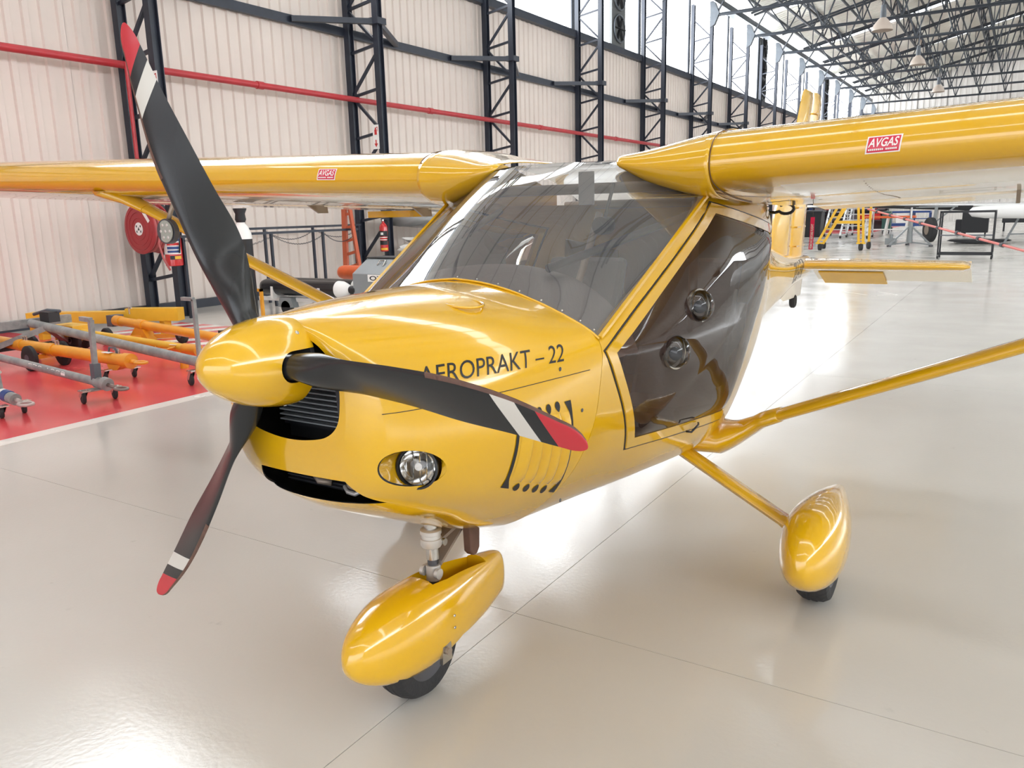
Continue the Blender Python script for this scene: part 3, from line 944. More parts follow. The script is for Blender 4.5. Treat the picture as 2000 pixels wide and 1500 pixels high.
def blade(k):
    a = TH0 + k * 2*PI/3
    d = Vector((math.sin(a), 0, math.cos(a))); l_ = Vector((-math.cos(a), 0, math.sin(a))); f_ = Vector((0, -1, 0))
    rr_ = [.075, .095] + [.11 + (.83 - .11) * i / 70 for i in range(71)] + [.835, .840, .844, .847, .849, .850]
    rings = []; NU = 20
    for r_ in rr_:
        rq = max(r_, .11)
        lt, ln, tt, tn, th = [hermite(K, rq) for K in (LT, LN, TT, TN, THK)]
        if r_ > .80:
            s = (r_ - .80) / .05; e = math.sqrt(max(0, 1 - s * s)) if s < 1 else 0
            l8, t8 = hermite(LT, .80), hermite(TT, .80)
            mid_ = -0.1550 * s + ((l8 + t8) / 2) * (1 - s)
            lt = mid_ + (l8 - t8) / 2 * e * (1 + .15*s) ; tt = mid_ - (l8 - t8) / 2 * e * (1 - .3*s)
            ln = .034; tn = hermite(TN, .80) * (1 - s) + .034 * s
        rnd = max(0, min(1, (.29 - rq) / .18)); rnd = rnd*rnd*(3 - 2*rnd)
        if r_ < .11: rnd = 1
        L_ = Vector((lt, ln)); T_ = Vector((tt, tn)); c = L_ - T_; cl = max(c.length, 1e-4); cu_ = c / cl; nu = Vector((-cu_.y, cu_.x))
        th2 = th * (1 - rnd) + .026 * rnd
        ring = []
        for i in range(NU):
            t = 2*PI*i/NU
            u_ = .5 + .5*math.cos(t)                     # 1 at leading edge
            xx = 1 - u_
            y_ = 5 * (0.2969*math.sqrt(xx) - .126*xx - .3516*xx**2 + .2843*xx**3 - .1036*xx**4) * th2
            y_ = y_ * (1 if math.sin(t) >= 0 else -.42)
            ya = y_ * (1-rnd) + rnd * .5 * max(cl, .05) * math.sin(t)
            q_ = T_ + cu_ * (cl * u_) + nu * ya
            ring.append(HUB + d * r_ + l_ * q_.x + f_ * q_.y)
        rings.append(ring)
    mb = M(); mb.loft(rings, caps=True)
    # colour bands: slanted white band and red tip; worn tape along the outer leading edge
    info = []
    for f in mb.f:
        c = sum((mb.v[i] for i in f), Vector()) / len(f) - HUB
        r_ = c.dot(d); t_ = c.dot(l_); lt = hermite(LT, min(max(r_, .11), .85)); tt = hermite(TT, min(max(r_, .11), .85))
        frac = (t_ - tt) / max(lt - tt, 1e-3)       # 0 trailing .. 1 leading
        info.append((r_, frac))
    # refine by painting analytically in the shader
    return mb, d, l_
def blade_mat(k, d, l_):
    """painted bands follow the blade's own axes"""
    m = bpy.data.materials.new('propeller_blade_paint'); m.use_nodes = True
    n, l = m.node_tree.nodes, m.node_tree.links
    b = n['Principled BSDF']; b.inputs['Roughness'].default_value = .26
    geo = n.new('ShaderNodeTexCoord')
    off = parent_loc(AC)
    def dot(vec, base):
        s = n.new('ShaderNodeVectorMath'); s.operation = 'SUBTRACT'; s.inputs[1].default_value = base
        l.new(geo.outputs['Object'], s.inputs[0])
        q_ = n.new('ShaderNodeVectorMath'); q_.operation = 'DOT_PRODUCT'; q_.inputs[1].default_value = vec
        l.new(s.outputs[0], q_.inputs[0]); return q_.outputs['Value']
    base = HUB - off
    # slanted coordinate: bands run forward-leaning across the chord
    sl = d + l_ * SLANT
    sv = dot(sl, base)
    def band(v, lo, hi):
        a = n.new('ShaderNodeMath'); a.operation = 'GREATER_THAN'; a.inputs[1].default_value = lo; l.new(v, a.inputs[0])
        c = n.new('ShaderNodeMath'); c.operation = 'LESS_THAN'; c.inputs[1].default_value = hi; l.new(v, c.inputs[0])
        e = n.new('ShaderNodeMath'); e.operation = 'MULTIPLY'; l.new(a.outputs[0], e.inputs[0]); l.new(c.outputs[0], e.inputs[1])
        return e.outputs[0]
    def mix(fac, c1, c2):
        x = n.new('ShaderNodeMixRGB'); l.new(fac, x.inputs[0])
        if isinstance(c1, tuple): x.inputs[1].default_value = (*c1, 1)
        else: l.new(c1, x.inputs[1])
        x.inputs[2].default_value = (*c2, 1); return x.outputs[0]
    c = mix(band(sv, B0, B1), (0.013, 0.0145, 0.016), (0.60, 0.58, 0.53))
    c = mix(band(sv, B2, 9), c, (0.50, 0.028, 0.04))
    l.new(c, b.inputs['Base Color'])
    return m
SLANT, B0, B1, B2 = .55, .615, .66, .695
for k in range(3):
    mb, d, l_ = blade(k)
    bl = link('propeller_blade', mb, blade_mat(k, d, l_), AC, smooth=70)
    # tape: thin strip hugging the outer leading edge
    rows = []
    for i in range(40):
        r_ = .50 + (.848 - .50) * i / 39
        j = min(range(len(mb.v)//20), key=lambda j: abs(((mb.v[j*20] - HUB).dot(d)) - r_))
        ring = mb.v[j*20:(j+1)*20]; cen = sum(ring, Vector()) / 20
        rows.append([ring[m_] + (ring[m_] - cen).normalized() * .0007 for m_ in (17, 18, 19, 0, 1, 2)])
    link('edge_tape', M().loft(rows, ring=False), MT['prop_edge'], bl, smooth=True, recalc=False)

# ---- pod: cabin, tail boom
POD = [
 (0.803, COWL[-1][1]),
 (1.10, [(0,1.45),(.25,1.44),(.47,1.36),(.535,1.17),(.528,1.0),(.492,.80),(.400,.635),(.230,.490),(0,.432)]),
 (1.45, [(0,1.60),(.30,1.59),(.52,1.49),(.562,1.20),(.555,1.0),(.522,.77),(.440,.585),(.260,.465),(0,.415)]),
 (1.90, [(0,1.62),(.34,1.61),(.555,1.49),(.58,1.20),(.57,1.0),(.54,.74),(.475,.555),(.29,.455),(0,.42)]),
 (2.35, [(0,1.61),(.34,1.60),(.54,1.48),(.565,1.20),(.545,1.0),(.49,.77),(.41,.60),(.26,.495),(0,.46)]),
 (2.80, [(0,1.50),(.28,1.48),(.41,1.37),(.435,1.20),(.425,1.0),(.38,.82),(.31,.68),(.20,.60),(0,.57)]),
 (3.40, [(0,1.34),(.18,1.32),(.28,1.25),(.31,1.14),(.30,1.0),(.27,.88),(.22,.78),(.13,.725),(0,.705)]),
 (4.10, [(0,1.20),(.13,1.19),(.215,1.15),(.245,1.09),(.245,1.01),(.225,.93),(.18,.865),(.11,.825),(0,.81)]),
 (4.80, [(0,1.125),(.08,1.12),(.135,1.10),(.16,1.06),(.16,1.01),(.147,.955),(.115,.91),(.07,.885),(0,.878)]),
 (5.50, [(0,1.085),(.045,1.08),(.075,1.065),(.09,1.04),(.09,1.00),(.083,.96),(.065,.93),(.04,.91),(0,.905)]),
]
pod = link('fuselage', shell(body(POD, 6, 6), .008), [MT['yellow'], MT['yellow_in']], AC)
# cut away: windscreen bay, door openings, rear side windows, open roof under the wing
DOOR = [(.812, 1.079), (1.082, .706), (1.86, .636), (2.36, 1.390), (1.60, 1.493)]
W1 = [(.72, 1.074), (1.53, 1.509), (1.95, 1.512), (1.95, 2.0), (.60, 2.0), (.60, 1.9)]
cut(pod, M().prism([(-1, y, z) for y, z in W1], (2, 0, 0)),
    M().prism([(-1, y, z) for y, z in DOOR], (2, 0, 0)),
    M().prism([(-1, 1.9, 1.50), (-1, 2.78, 1.50), (-1, 2.78, 1.9), (-1, 1.9, 1.9)], (2, 0, 0)),
    M().prism([(-1, 2.46, .95), (-1, 2.95, 1.00), (-1, 2.90, 1.25), (-1, 2.50, 1.33)], (2, 0, 0)))
me = pod.data
me.polygons.foreach_set('use_smooth', [True] * len(me.polygons)); me.set_sharp_from_angle(angle=R(40))
# skin for decals: an uncut copy of the outer shape
tmpm = M(); tmpm.loft(body(POD, 6, 6)); pod_tree = BVHTree.FromPolygons(tmpm.v, tmpm.f)
def podx(y, z, off=0.0):
    h = pod_tree.ray_cast(Vector((3, y, z)), Vector((-1, 0, 0)))
    return (h[0].x if h[0] is not None else .5) + off

def strip_frame(poly, width, off_in, off_out, side, inset_poly=None):
    """flat frame band following the cabin side along a closed outline"""
    n = len(poly); cy = sum(p[0] for p in poly)/n; cz = sum(p[1] for p in poly)/n
    inner = offset_poly(poly, width)
    mb = M()
    def dens(P):
        out = []
        for i in range(len(P)):
            a, b = P[i], P[(i+1) % len(P)]
            for k in range(8): out.append((a[0]+(b[0]-a[0])*k/8, a[1]+(b[1]-a[1])*k/8))
        return out
    A, B = dens(poly), dens(inner)
    def ring(P, o): return [Vector((side*podx(y, z, o), y, z)) for y, z in P]
    r1, r2, r3, r4 = ring(A, off_in), ring(A, off_out), ring(B, off_out), ring(B, off_in)
    rows = [r1, r2, r3, r4]
    mb.loft([[r[i] for r in rows] for i in range(len(A))], ring=True, wrap=True)
    return mb
def offset_poly(P, w_):
    n = len(P); area = sum(P[i][0]*P[(i+1) % n][1] - P[(i+1) % n][0]*P[i][1] for i in range(n)); s = 1 if area > 0 else -1
    out = []
    for i in range(n):
        p0, p1, p2 = [Vector(P[j]) for j in (i-1, i, (i+1) % n)]
        d1 = (p1-p0).normalized(); d2 = (p2-p1).normalized()
        n1 = Vector((-d1.y, d1.x))*s; n2 = Vector((-d2.y, d2.x))*s
        bis = (n1+n2).normalized(); out.append(tuple(p1 + bis*w_/max(.3, bis.dot(n1))))
    return out
for sd in (1, -1):
    dr = link('door', strip_frame(offset_poly(DOOR, .004), .036, -.014, .006, sd), MT['yellow'], AC, smooth=30)
    dr['label'] = 'bulged door in a yellow frame'
    link('edge_seal', strip_frame(offset_poly(DOOR, -.002), .008, -.02, .0015, sd), MT['black'], dr)
    G = offset_poly(DOOR, .036)
    # bulged pane: polar grid between the outline and its middle
    n = len(G); cy = 1.60; cz = 1.07
    NR, rows = 18, []
    def dens(P, m_=14):
        out = []
        for i in range(len(P)):
            a, b = P[i], P[(i+1) % len(P)]
            for k in range(m_): out.append((a[0]+(b[0]-a[0])*k/m_, a[1]+(b[1]-a[1])*k/m_))
        return out
    E_ = dens(G)
    for j in range(NR + 1):
        f = 1 - j / NR * .985
        lift = .085 * (1 - f**2.6) ** .75
        row = []
        for y, z in E_:
            yy, zz = cy + (y-cy)*f, cz + (z-cz)*f
            xb = podx(y, z)*f + podx(cy, cz)*(1-f)
            row.append((sd*(xb + lift), yy, zz))
        rows.append(row)
    pane = M().loft(rows); pane.add(rows[-1], [list(range(len(E_)))])
    gl = link('door_pane', pane, MT['door'], dr, smooth=True, join=True)
    gl['label'] = 'brown tinted bulged door window'
    ptree = BVHTree.FromPolygons(pane.v, pane.f)
    # two round clear air vents
    for (u, v) in ((1365, 597), (1318, 687)):
        if sd > 0:
            h = ptree.ray_cast(CAM_POS, ray(u, v)); P_ = h[0]
            if P_ is None: P_ = at(u, v, 0, .62)
            vents = globals().setdefault('VENTS', []); vents.append(P_.copy())
        else:
            P_ = VENTS[0 if u == 1365 else 1].copy(); P_.x *= -1
        ax_ = Vector((sd, -.25, .1)).normalized()
        bb = link('air_vent', M().lathe([(-.006, .056), (.005, .056), (.005, .049), (-.006, .049), (-.006, .056)], P_, ax_, 28, caps=False), MT['steel'], dr, smooth=40)
        link('clear_scoop', M().lathe([(.004, .051), (.016, .050), (.030, .043), (.040, .030), (.045, .013), (.046, 0)], P_, ax_, 28, caps=False), MT['lens'], bb, smooth=True)
        link('opening', M().lathe([(0, .021), (.006, .021)], P_ + ax_*.016 + Vector((0, -.032, 0)), (sd*.7, -1, 0), 20), MT['black'], bb, smooth=40)
    # latch handle
    hp = Vector((sd*(podx(1.50, .67) + .012), 1.50, .672))
    link('latch', M().tube([hp, hp + Vector((sd*.02, 0, 0)), hp + Vector((sd*.022, .07, .012)), hp + Vector((sd*.016, .085, .014))], .004, 8), MT['black'], dr, smooth=True)
    # rear side window
    RW = [(2.46, .95), (2.95, 1.0), (2.90, 1.25), (2.50, 1.33)]
    mb = M()
    A = dens(RW, 5); mb.add([(sd*podx(y, z, -.003), y, z) for y, z in A], [list(range(len(A)))])
    link('side_window', mb, MT['screen'], AC)

# ---- windscreen and roof pane
TOPC = [(0, 1.405, 1.642), (.14, 1.408, 1.640), (.27, 1.425, 1.618), (.36, 1.457, 1.567), (.45, 1.488, 1.536), (.52, 1.514, 1.514), (.553, 1.53, 1.507)]
BASE = [(0, .802, 1.270), (.10, .802, 1.261), (.20, .802, 1.240), (.30, .802, 1.208), (.39, .802, 1.172), (.46, .802, 1.138), (.497, .802, 1.112)]
def half_full(P): return [(-x, y, z) for x, y, z in P[:0:-1]] + list(P)
T_, B_ = half_full(catmull(TOPC, 4)), half_full(catmull(BASE, 4))
rows = []
for j in range(17):
    t = j / 16; row = []
    for a, b in zip(B_, T_):
        p = Vector(a).lerp(Vector(b), t)
        e = math.sin(PI * t) * .030 * (1 - (abs(a[0]) / .5) ** 2 * .8)
        p += Vector((0, -.5, .86)) * e
        row.append(p)
    rows.append(row)
ws = link('windscreen', M().loft(rows, ring=False), MT['screen'], AC, smooth=True, recalc=True)
ws['label'] = 'clear wrap-around windscreen'
mb = M()
for P, r_ in ((B_, .004),):
    mb.tube([Vector(p) + Vector((0, -.004, .003)) for p in P], r_, 6)
link('screen_rim', mb, MT['yellow'], ws, smooth=True)
for i in range(0, len(B_), 3):
    p = Vector(B_[i]) + Vector((0, .012, .008)); link('rivet', M().lathe([(0, .004), (.002, .002)], p, (0, -.6, 1), 8), MT['steel'], ws)
# light grey edge trim up the pillars
for sd in (1, -1):
    P = [Vector((sd*a[0], a[1], a[2])) for a in (BASE[-1], TOPC[-1])]
    link('pillar_trim', M().bar(P[0] + Vector((0, .0, .006)), P[1] + Vector((0, 0, .006)), .012, .01), MT['yellow'], ws)
    # steel cabin tube behind the glass, dash to wing root
    link('cabin_tube', M().tube([at(952, 546, 0, .30) * 0 + Vector((sd*.26, .93, 1.30)), Vector((sd*.47, 1.80, 1.475))], .014, 12), MT['dark_metal'], AC, smooth=40)
rf = []
for i in range(9):
    y = 1.405 + .545 * i / 8
    rf.append([(x, y + (.02 if abs(x) > .2 and i == 0 else 0), 1.642 + .022 * math.sin(PI/2 * i/8) - .9*abs(x)**3 * (1 - i/8)) for x in [-.29 + .58*k/12 for k in range(13)]])
link('roof_pane', M().loft(rf, ring=False), MT['screen'], AC, smooth=True)
# small white card hanging behind the screen top
link('white_card', M().cbox((.17, 1.37, 1.548), (.062, .004, .115)), MT['white'], AC, bevel=.004)

# ---- wings
CH, TKX = 1.42, .57
def chord_line(u): return (1.400 + CH*u, -.160*u)
UP = [(0,0),(.003,.017),(.012,.036),(.03,.056),(.07,.078),(.13,.094),(.2,.102),(.3,.105),(.42,.100),(.55,.086),(.7,.062),(.85,.033),(1,.002)]
LO = [(0,0),(.003,-.014),(.012,-.027),(.03,-.038),(.07,-.047),(.13,-.052),(.2,-.053),(.3,-.050),(.42,-.042),(.55,-.030),(.7,-.017),(.85,-.007),(1,-.002)]
def zroot(x): return 1.612 + .040 * max(0, abs(x) - .57)
def wing_pt(x, u, upper):
    P = UP if upper else LO
    for i in range(len(P) - 1):
        if P[i][0] <= u <= P[i+1][0] + 1e-9:
            s = (u - P[i][0]) / (P[i+1][0] - P[i][0]); z = P[i][1]*(1-s) + P[i+1][1]*s; break
    y, dz = chord_line(u); return Vector((x, y, zroot(x) + dz + z*CH))
def section(x, u0, u1, n=14):
    """closed contour from u1 upper forward round the nose to u1 lower"""
    us = [u1 + (u0 - u1) * i / n for i in range(n + 1)]
    if u0 == 0:
        us = [u1 * (1 - math.sin(PI/2 * i / n)) if False else u1 * (1 - i / n) ** 1.8 for i in range(n + 1)]
    up_ = [wing_pt(x, u, True) for u in us]; lo = [wing_pt(x, u, False) for u in us[::-1]]
    if u0 == 0: lo = lo[1:]
    return up_ + lo
def smooth_section(x, u1, n=22):
    pts = catmull([(u, z) for u, z in UP[::-1]] + [(u, z) for u, z in LO[1:]], 4)
    out = []
    for u, z in pts:
        if u <= u1:
            y, dz = chord_line(u); out.append(Vector((x, y, zroot(x) + dz + z*CH)))
    return out
def wing(sd):
    xs_ = [TKX, .80, .801, 1.2, 2.0, 2.8, 3.6, 4.4, 4.72]
    rings = [smooth_section(x, .80) for x in xs_]
    # rounded tip
    for x, k in ((4.80, .93), (4.85, .75), (4.87, .45)):
        base = smooth_section(4.72, .80); c = sum(base, Vector()) / len(base)
        rings.append([Vector((x, c.y + (p.y-c.y)*(.9+.1*k), c.z + .01 + (p.z-c.z)*k)) for p in base])
    mb = M(); n = len(rings[0])
    o = 0
    for r_ in rings: mb.v += [Vector((sd*p.x, p.y, p.z)) for p in r_]
    for i in range(len(rings) - 1):
        for k in range(n):
            l_ = (k + 1) % n
            mb.f.append([i*n+k, i*n+l_, (i+1)*n+l_, (i+1)*n+k])
            pa = rings[0][k]; pb = rings[0][l_]
            yy = (pa.y + pb.y)/2; u_ = (yy - 1.40)/CH
            low = (k + .5) > n/2 and u_ > .085
            x_ = (rings[i][0].x + rings[i+1][0].x)/2
            mb.m.append(1 if (low and i > 1) or (u_ > .38 and i > 1) else 0)
    mb.f.append(list(range((len(rings)-1)*n, len(rings)*n))); mb.m.append(0)
    mb.f.append(list(range(n))[::-1]); mb.m.append(0)
    # yellow root bay
    side = 'left' if sd > 0 else 'right'
    wg = link('wing', mb, [MT['yellow'], MT['cream']], AC, smooth=40)
    wg['label'] = 'wing with yellow leading edge and cream fabric underside'
    # flaperon
    fr = []
    for x in (TKX + .12, 2.6, 4.70):
        fr.append([Vector((sd*p.x, p.y + .004, p.z - .004)) for p in section(x, .815, 1.0, 6)])
    link('flaperon', M().loft(fr, caps=True), MT['cream'], wg, smooth=40)
    for x in (1.47, 2.3, 3.3, 4.2):
        p = wing_pt(x, .80, False)
        link('hinge_bracket', M().prism([(sd*(x-.015), p.y - .12, p.z + .01), (sd*(x-.015), p.y - .02, p.z - .045), (sd*(x-.015), p.y + .06, p.z - .045), (sd*(x-.015), p.y + .05, p.z + .01)], (sd*.014, 0, 0)), MT['taupe_metal'], wg)
    # trailing edge yellow tab
    # rib rivet lines on the underside
    for x in (1.05, 1.55, 2.05, 2.55, 3.05, 3.55, 4.05):
        mb2 = M()
        for i in range(26):
            p = wing_pt(x, .11 + .66*i/26, False); mb2.cbox((sd*p.x, p.y, p.z - .0005), (.004, .008, .002))
        link('rivet_row', mb2, MT['taupe_metal'], wg)['kind'] = 'stuff'
    return wg
wings = {sd: wing(sd) for sd in (1, -1)}
# leading edge fairings that taper onto the windscreen
FST = [
 (.60, [(1.62,1.497),(1.56,1.502),(1.49,1.516),(1.43,1.545),(1.396,1.585),(1.392,1.625),(1.415,1.668),(1.50,1.712),(1.66,1.738),(1.95,1.742)]),
 (.52, [(1.518,1.513),(1.495,1.516),(1.46,1.526),(1.425,1.550),(1.400,1.585),(1.398,1.622),(1.42,1.662),(1.50,1.702),(1.66,1.724),(1.95,1.728)]),
 (.44, [(1.487,1.538),(1.47,1.540),(1.45,1.548),(1.422,1.567),(1.406,1.595),(1.404,1.622),(1.425,1.656),(1.50,1.688),(1.66,1.706),(1.95,1.708)]),
 (.36, [(1.460,1.567),(1.452,1.569),(1.438,1.576),(1.424,1.588),(1.411,1.606),(1.410,1.624),(1.428,1.650),(1.50,1.674),(1.66,1.690),(1.95,1.692)]),
 (.30, [(1.442,1.600),(1.436,1.601),(1.428,1.605),(1.420,1.611),(1.415,1.620),(1.416,1.630),(1.432,1.648),(1.50,1.666),(1.66,1.680),(1.95,1.682)]),
 (.265,[(1.428,1.622),(1.426,1.623),(1.424,1.625),(1.422,1.628),(1.422,1.632),(1.426,1.638),(1.442,1.650),(1.50,1.661),(1.66,1.674),(1.95,1.676)]),
 (.25, [(1.45,1.640),(1.45,1.641),(1.45,1.642),(1.452,1.643),(1.455,1.645),(1.46,1.647),(1.47,1.650),(1.51,1.658),(1.66,1.668),(1.95,1.670)]),
]
for sd in (1, -1):
    cols_ = [catmull([(x, y, z) for y, z in P], 4) for x, P in FST]
    rows = catmull([tuple(c for p in col for c in p) for col in cols_], 4)
    rows = [[(sd*r_[i], r_[i+1], r_[i+2]) for i in range(0, len(r_), 3)] for r_ in rows]
    fr = link('leading_edge_fairing', M().loft(rows, ring=False), MT['yellow'], AC, smooth=True, solid=.003)
    fr['label'] = 'yellow fairing between wing nose and windscreen'
    for u_ in (0.1, .5, .9): pass
    sec = smooth_section(.601, .36)
    cc = sum(sec, Vector())/len(sec)
    link('joint_line', M().tube([Vector((sd*.602, p.y + (-.0025 if p.y < 1.46 else 0), p.z + (.0035 if p.z > cc.z else -.002))) for p in sec], .0016, 6), MT['prop_edge'], fr)
# clear roof over the cabin between the wing roots, on two spar tubes
rf = []
for i in range(9):
    y = 1.95 + .87*i/8
    rf.append([(x, y, 1.664 + .03*math.sin(PI*i/8) - .16*(i/8)**1.6) for x in [-.58 + 1.16*k/8 for k in range(9)]])
link('roof_pane', M().loft(rf, ring=False), MT['screen'], AC, smooth=True)
for y, z in ((1.85, 1.56), (2.62, 1.50)): link('spar_tube', M().cyl((-.58, y, z), (.58, y, z), .022, None, 12), MT['taupe_metal'], AC, smooth=40)

# AVGAS stickers on the leading edges
def sticker(sd):
    wg = wings[sd]
    x0, x1 = (1.070, 1.170) if sd > 0 else (1.05, 1.165)
    def sp(a, b, off):
        # a along span (reading direction), b from lower (0) to upper (1)
        x = (x0 + (x1-x0)*a) if sd > 0 else (x1 - (x1-x0)*a)
        sec = smooth_section(x, .12); i0 = min(range(len(sec)), key=lambda i: sec[i].y)
        # walk along the nose contour by arc length
        L_ = (-.018 if sd > 0 else -.006) + .050*b                      # below / above the stagnation line
        i = i0; acc = 0
        if L_ >= 0:
            while acc < L_ and i > 0: acc += (sec[i]-sec[i-1]).length; i -= 1
            ov = acc - L_; p = sec[i].lerp(sec[i+1], min(1, ov/max(1e-6, (sec[i]-sec[i+1]).length)))
        else:
            while acc < -L_ and i < len(sec)-1: acc += (sec[i+1]-sec[i]).length; i += 1
            ov = acc + L_; p = sec[i].lerp(sec[i-1], min(1, ov/max(1e-6, (sec[i]-sec[i-1]).length)))
        c = Vector((p.x, 1.50, zroot(x))); n_ = (p - c).normalized()
        p = p + n_*off; return Vector((sd*p.x, p.y, p.z))
    def quad(a0, a1, b0, b1, off, slant=.06):
        mb = M(); rows = [[sp(a0 + (a1-a0)*i/10 + slant*b, b, off) for i in range(11)] for b in [b0 + (b1-b0)*j/8 for j in range(9)]]
        return mb.loft(rows, ring=False)
    s = link('sticker', quad(0, .94, 0, 1, .0012), MT['white'], wg, recalc=False); s['label'] = 'crimson fuel sticker with white border'
    s2 = link('sticker_field', quad(.04, .90, .07, .93, .0018), MT['sticker'], wg, recalc=False)
    o = text_on('sticker_text', 'AVGAS', lambda a, b: sp(.08 + .78*a + .06*b, .36 + .50*b, .0026), MT['white'], wg, bold=True)
    mb = M()
    for i in range(15):
        if i == 8: continue
        rows = [[sp(.09 + .052*i + .04*t, b, .0026) for t in (0, 1)] for b in (.17, .27)]
        mb.loft(rows, ring=False)
    link('sticker_small_print', mb, MT['white'], wg, recalc=False)
for sd in (1, -1): sticker(sd)

# ---- lift struts with their root fairings
STR = [Vector((.54, 2.062, .560)), Vector((2.90, 1.57, 1.625))]
for sd in (1, -1):
    a, b = [Vector((sd*p.x, p.y, p.z)) for p in STR]
    st = M(); d = (b - a).normalized()
    rows = []
    def foil(c, ch, th, d):
        fy = Vector((0, 1, 0)); nn = d.cross(fy).normalized(); fy = nn.cross(d).normalized()
        if fy.y < 0: fy = -fy
        return [c + fy*(-ch*.4 + ch*(1-math.cos(t))/2) * 1 + nn*th*math.sin(t)*(.5 + .5*math.cos(t/1.0)*.3) for t in [2*PI*k/16 for k in range(16)]]
    def oval(c, ch, th, d):
        fy = Vector((0, 1, 0)); nn = d.cross(fy).normalized(); fy = nn.cross(d).normalized()
        return [c + fy*ch/2*math.cos(t) + nn*th/2*math.sin(t) for t in [2*PI*k/20 for k in range(20)]]
    st.loft([oval(a + d*.02, .105, .050, d), oval(b, .105, .050, d)], caps=True)
    so = link('lift_strut', st, MT['yellow'], AC, smooth=50)
    rows = [oval(a + Vector((-sd*.16, -.02, -.04)), .34, .15, Vector((sd, 0, .05)).normalized()), oval(a + Vector((-sd*.05, 0, -.05)), .30, .13, Vector((sd, 0, .05)).normalized()), oval(a + Vector((-sd*.005, 0, -.03)), .24, .105, Vector((sd, 0, .12)).normalized()),
            oval(a + Vector((sd*.045, 0, .0)), .16, .075, Vector((sd, -.02, .3)).normalized()), oval(a + d*.12, .125, .064, d), oval(a + d*.20, .115, .058, d), oval(a + d*.205, .106, .051, d)]
    link('strut_cuff', M().loft(rows, caps=True), MT['yellow'], so, smooth=50)
    # upper cuff under the wing
    wl = wing_pt(abs(b.x), .14, False)
    rows = [oval(b - d*.22, .112, .054, d), oval(b - d*.08, .14, .06, d), oval(b + Vector((sd*.02, 0, .0)), .26, .14, Vector((sd*.3, 0, 1)).normalized()), oval(Vector((sd*wl.x, wl.y, wl.z + .03)), .36, .20, Vector((0, 0, 1)))]
    link('strut_cuff', M().loft(rows, caps=True), MT['yellow'], so, smooth=50)
# LED landing light hung under the right wing strut head
P0 = at(324, 452, 1, 1.46)
ll = link('led_light', M().lathe([(0, .066), (.03, .066), (.045, .05), (.05, .02)], P0, (-.1, 1, 0), 28), MT['dark_metal'], AC, smooth=40)
ll['label'] = 'round LED landing light with seven lamps'
link('light_face', M().lathe([(0, .058), (.004, .058)], P0 + Vector((0, -.004, 0)), (0, 1, 0), 28), MT['ledbody'], ll, smooth=40)
for i in range(7):
    an = i*PI/3; o_ = Vector((0, 0, 0)) if i == 6 else Vector((math.cos(an), 0, math.sin(an)))*.037
    link('led_lens', M().lathe([(0, .010), (.003, .007), (.004, .002)], P0 + o_ + Vector((0, -.003, 0)), (0, -1, 0), 12), MT['white_metal'], ll, smooth=True)
link('bracket', M().tube([P0 + Vector((0, .02, .05)), P0 + Vector((.03, .02, .10)), Vector((P0.x + .02, P0.y + .10, 1.66))], .012, 8), MT['taupe_metal'], ll, smooth=True)
# under-wing wing-root pods (white bag end, small tab) on the flaperon
for sd, x0, x1 in ((-1, 1.62, 1.95),):
    p = wing_pt(x0, .84, False)
    link('aileron_tab', M().box((sd*x1, p.y, p.z - .05), (sd*x0, p.y + .16, p.z - .012)), MT['yellow'], AC)

# ---- pitot / hook at the left wing root trailing side
hk = at(1535, 413, 1, 2.62)
lp = [hk + Vector((.035*math.cos(t)*1.0, 0, .022*math.sin(t) + .012)) for t in [R(-150 + 290*k/12) for k in range(13)]]
link('root_hook', M().tube([hk + Vector((-.09, 0, .0)), hk + Vector((-.05, 0, -.004))] + lp, .007, 8), MT['black'], AC, smooth=True)

# ---- main gear legs, spats, wheels
def spat_body(c, side_w, sl, zt_, prof, bottom_cut):
    pass
def spat(cx, y0, L_, W_, zc0, zc1, H_, name, label, open_top=False):
    """teardrop fairing: blunt nose low in front, sharp tail raised behind"""
    st = [(0, .02, .02), (.012, .22, .24), (.05, .46, .50), (.12, .70, .74), (.22, .90, .92), (.34, 1.0, 1.0), (.46, .99, 1.0), (.60, .88, .95), (.74, .70, .86), (.86, .52, .75), (.95, .36, .66), (.99, .26, .58), (1.0, .2, .52)]
    rows = []
    for t, w_, h_ in catmull(st, 3):
        y = y0 + L_*t; zc = zc0 + (zc1 - zc0)*t; ring = []
        for k in range(28):
            a = 2*PI*k/28; ca, sa = math.cos(a), math.sin(a)
            ex = .82
            ring.append((cx + W_/2*w_*math.copysign(abs(ca)**ex, ca), y, zc + H_/2*h_*math.copysign(abs(sa)**ex, sa)))
        rows.append(ring)
    return M().loft(rows, caps=True)
def wheel(c, r_, w_, parent, axis=(1, 0, 0)):
    c = Vector(c)
    t = link('tyre', M().lathe([(-w_/2*.9, r_*.62), (-w_/2, r_*.78), (-w_/2*.92, r_*.90), (-w_/2*.6, r_*.975), (-w_*.12, r_), (-w_*.1, r_*.985), (-w_*.02, r_*.985), (0, r_), (w_*.12, r_), (w_*.14, r_*.985), (w_*.22, r_*.98), (w_/2*.6, r_*.975), (w_/2*.92, r_*.90), (w_/2, r_*.78), (w_/2*.9, r_*.62)], c, axis, 48, caps=False), MT['rubber'], parent, smooth=40)
    h = link('wheel_hub', M().lathe([(-w_*.38, r_*.1), (-w_*.38, r_*.5), (-w_*.45, r_*.63), (w_*.45, r_*.63), (w_*.38, r_*.5), (w_*.38, r_*.1)], c, axis, 32), MT['dark_metal'], parent, smooth=40)
    return t
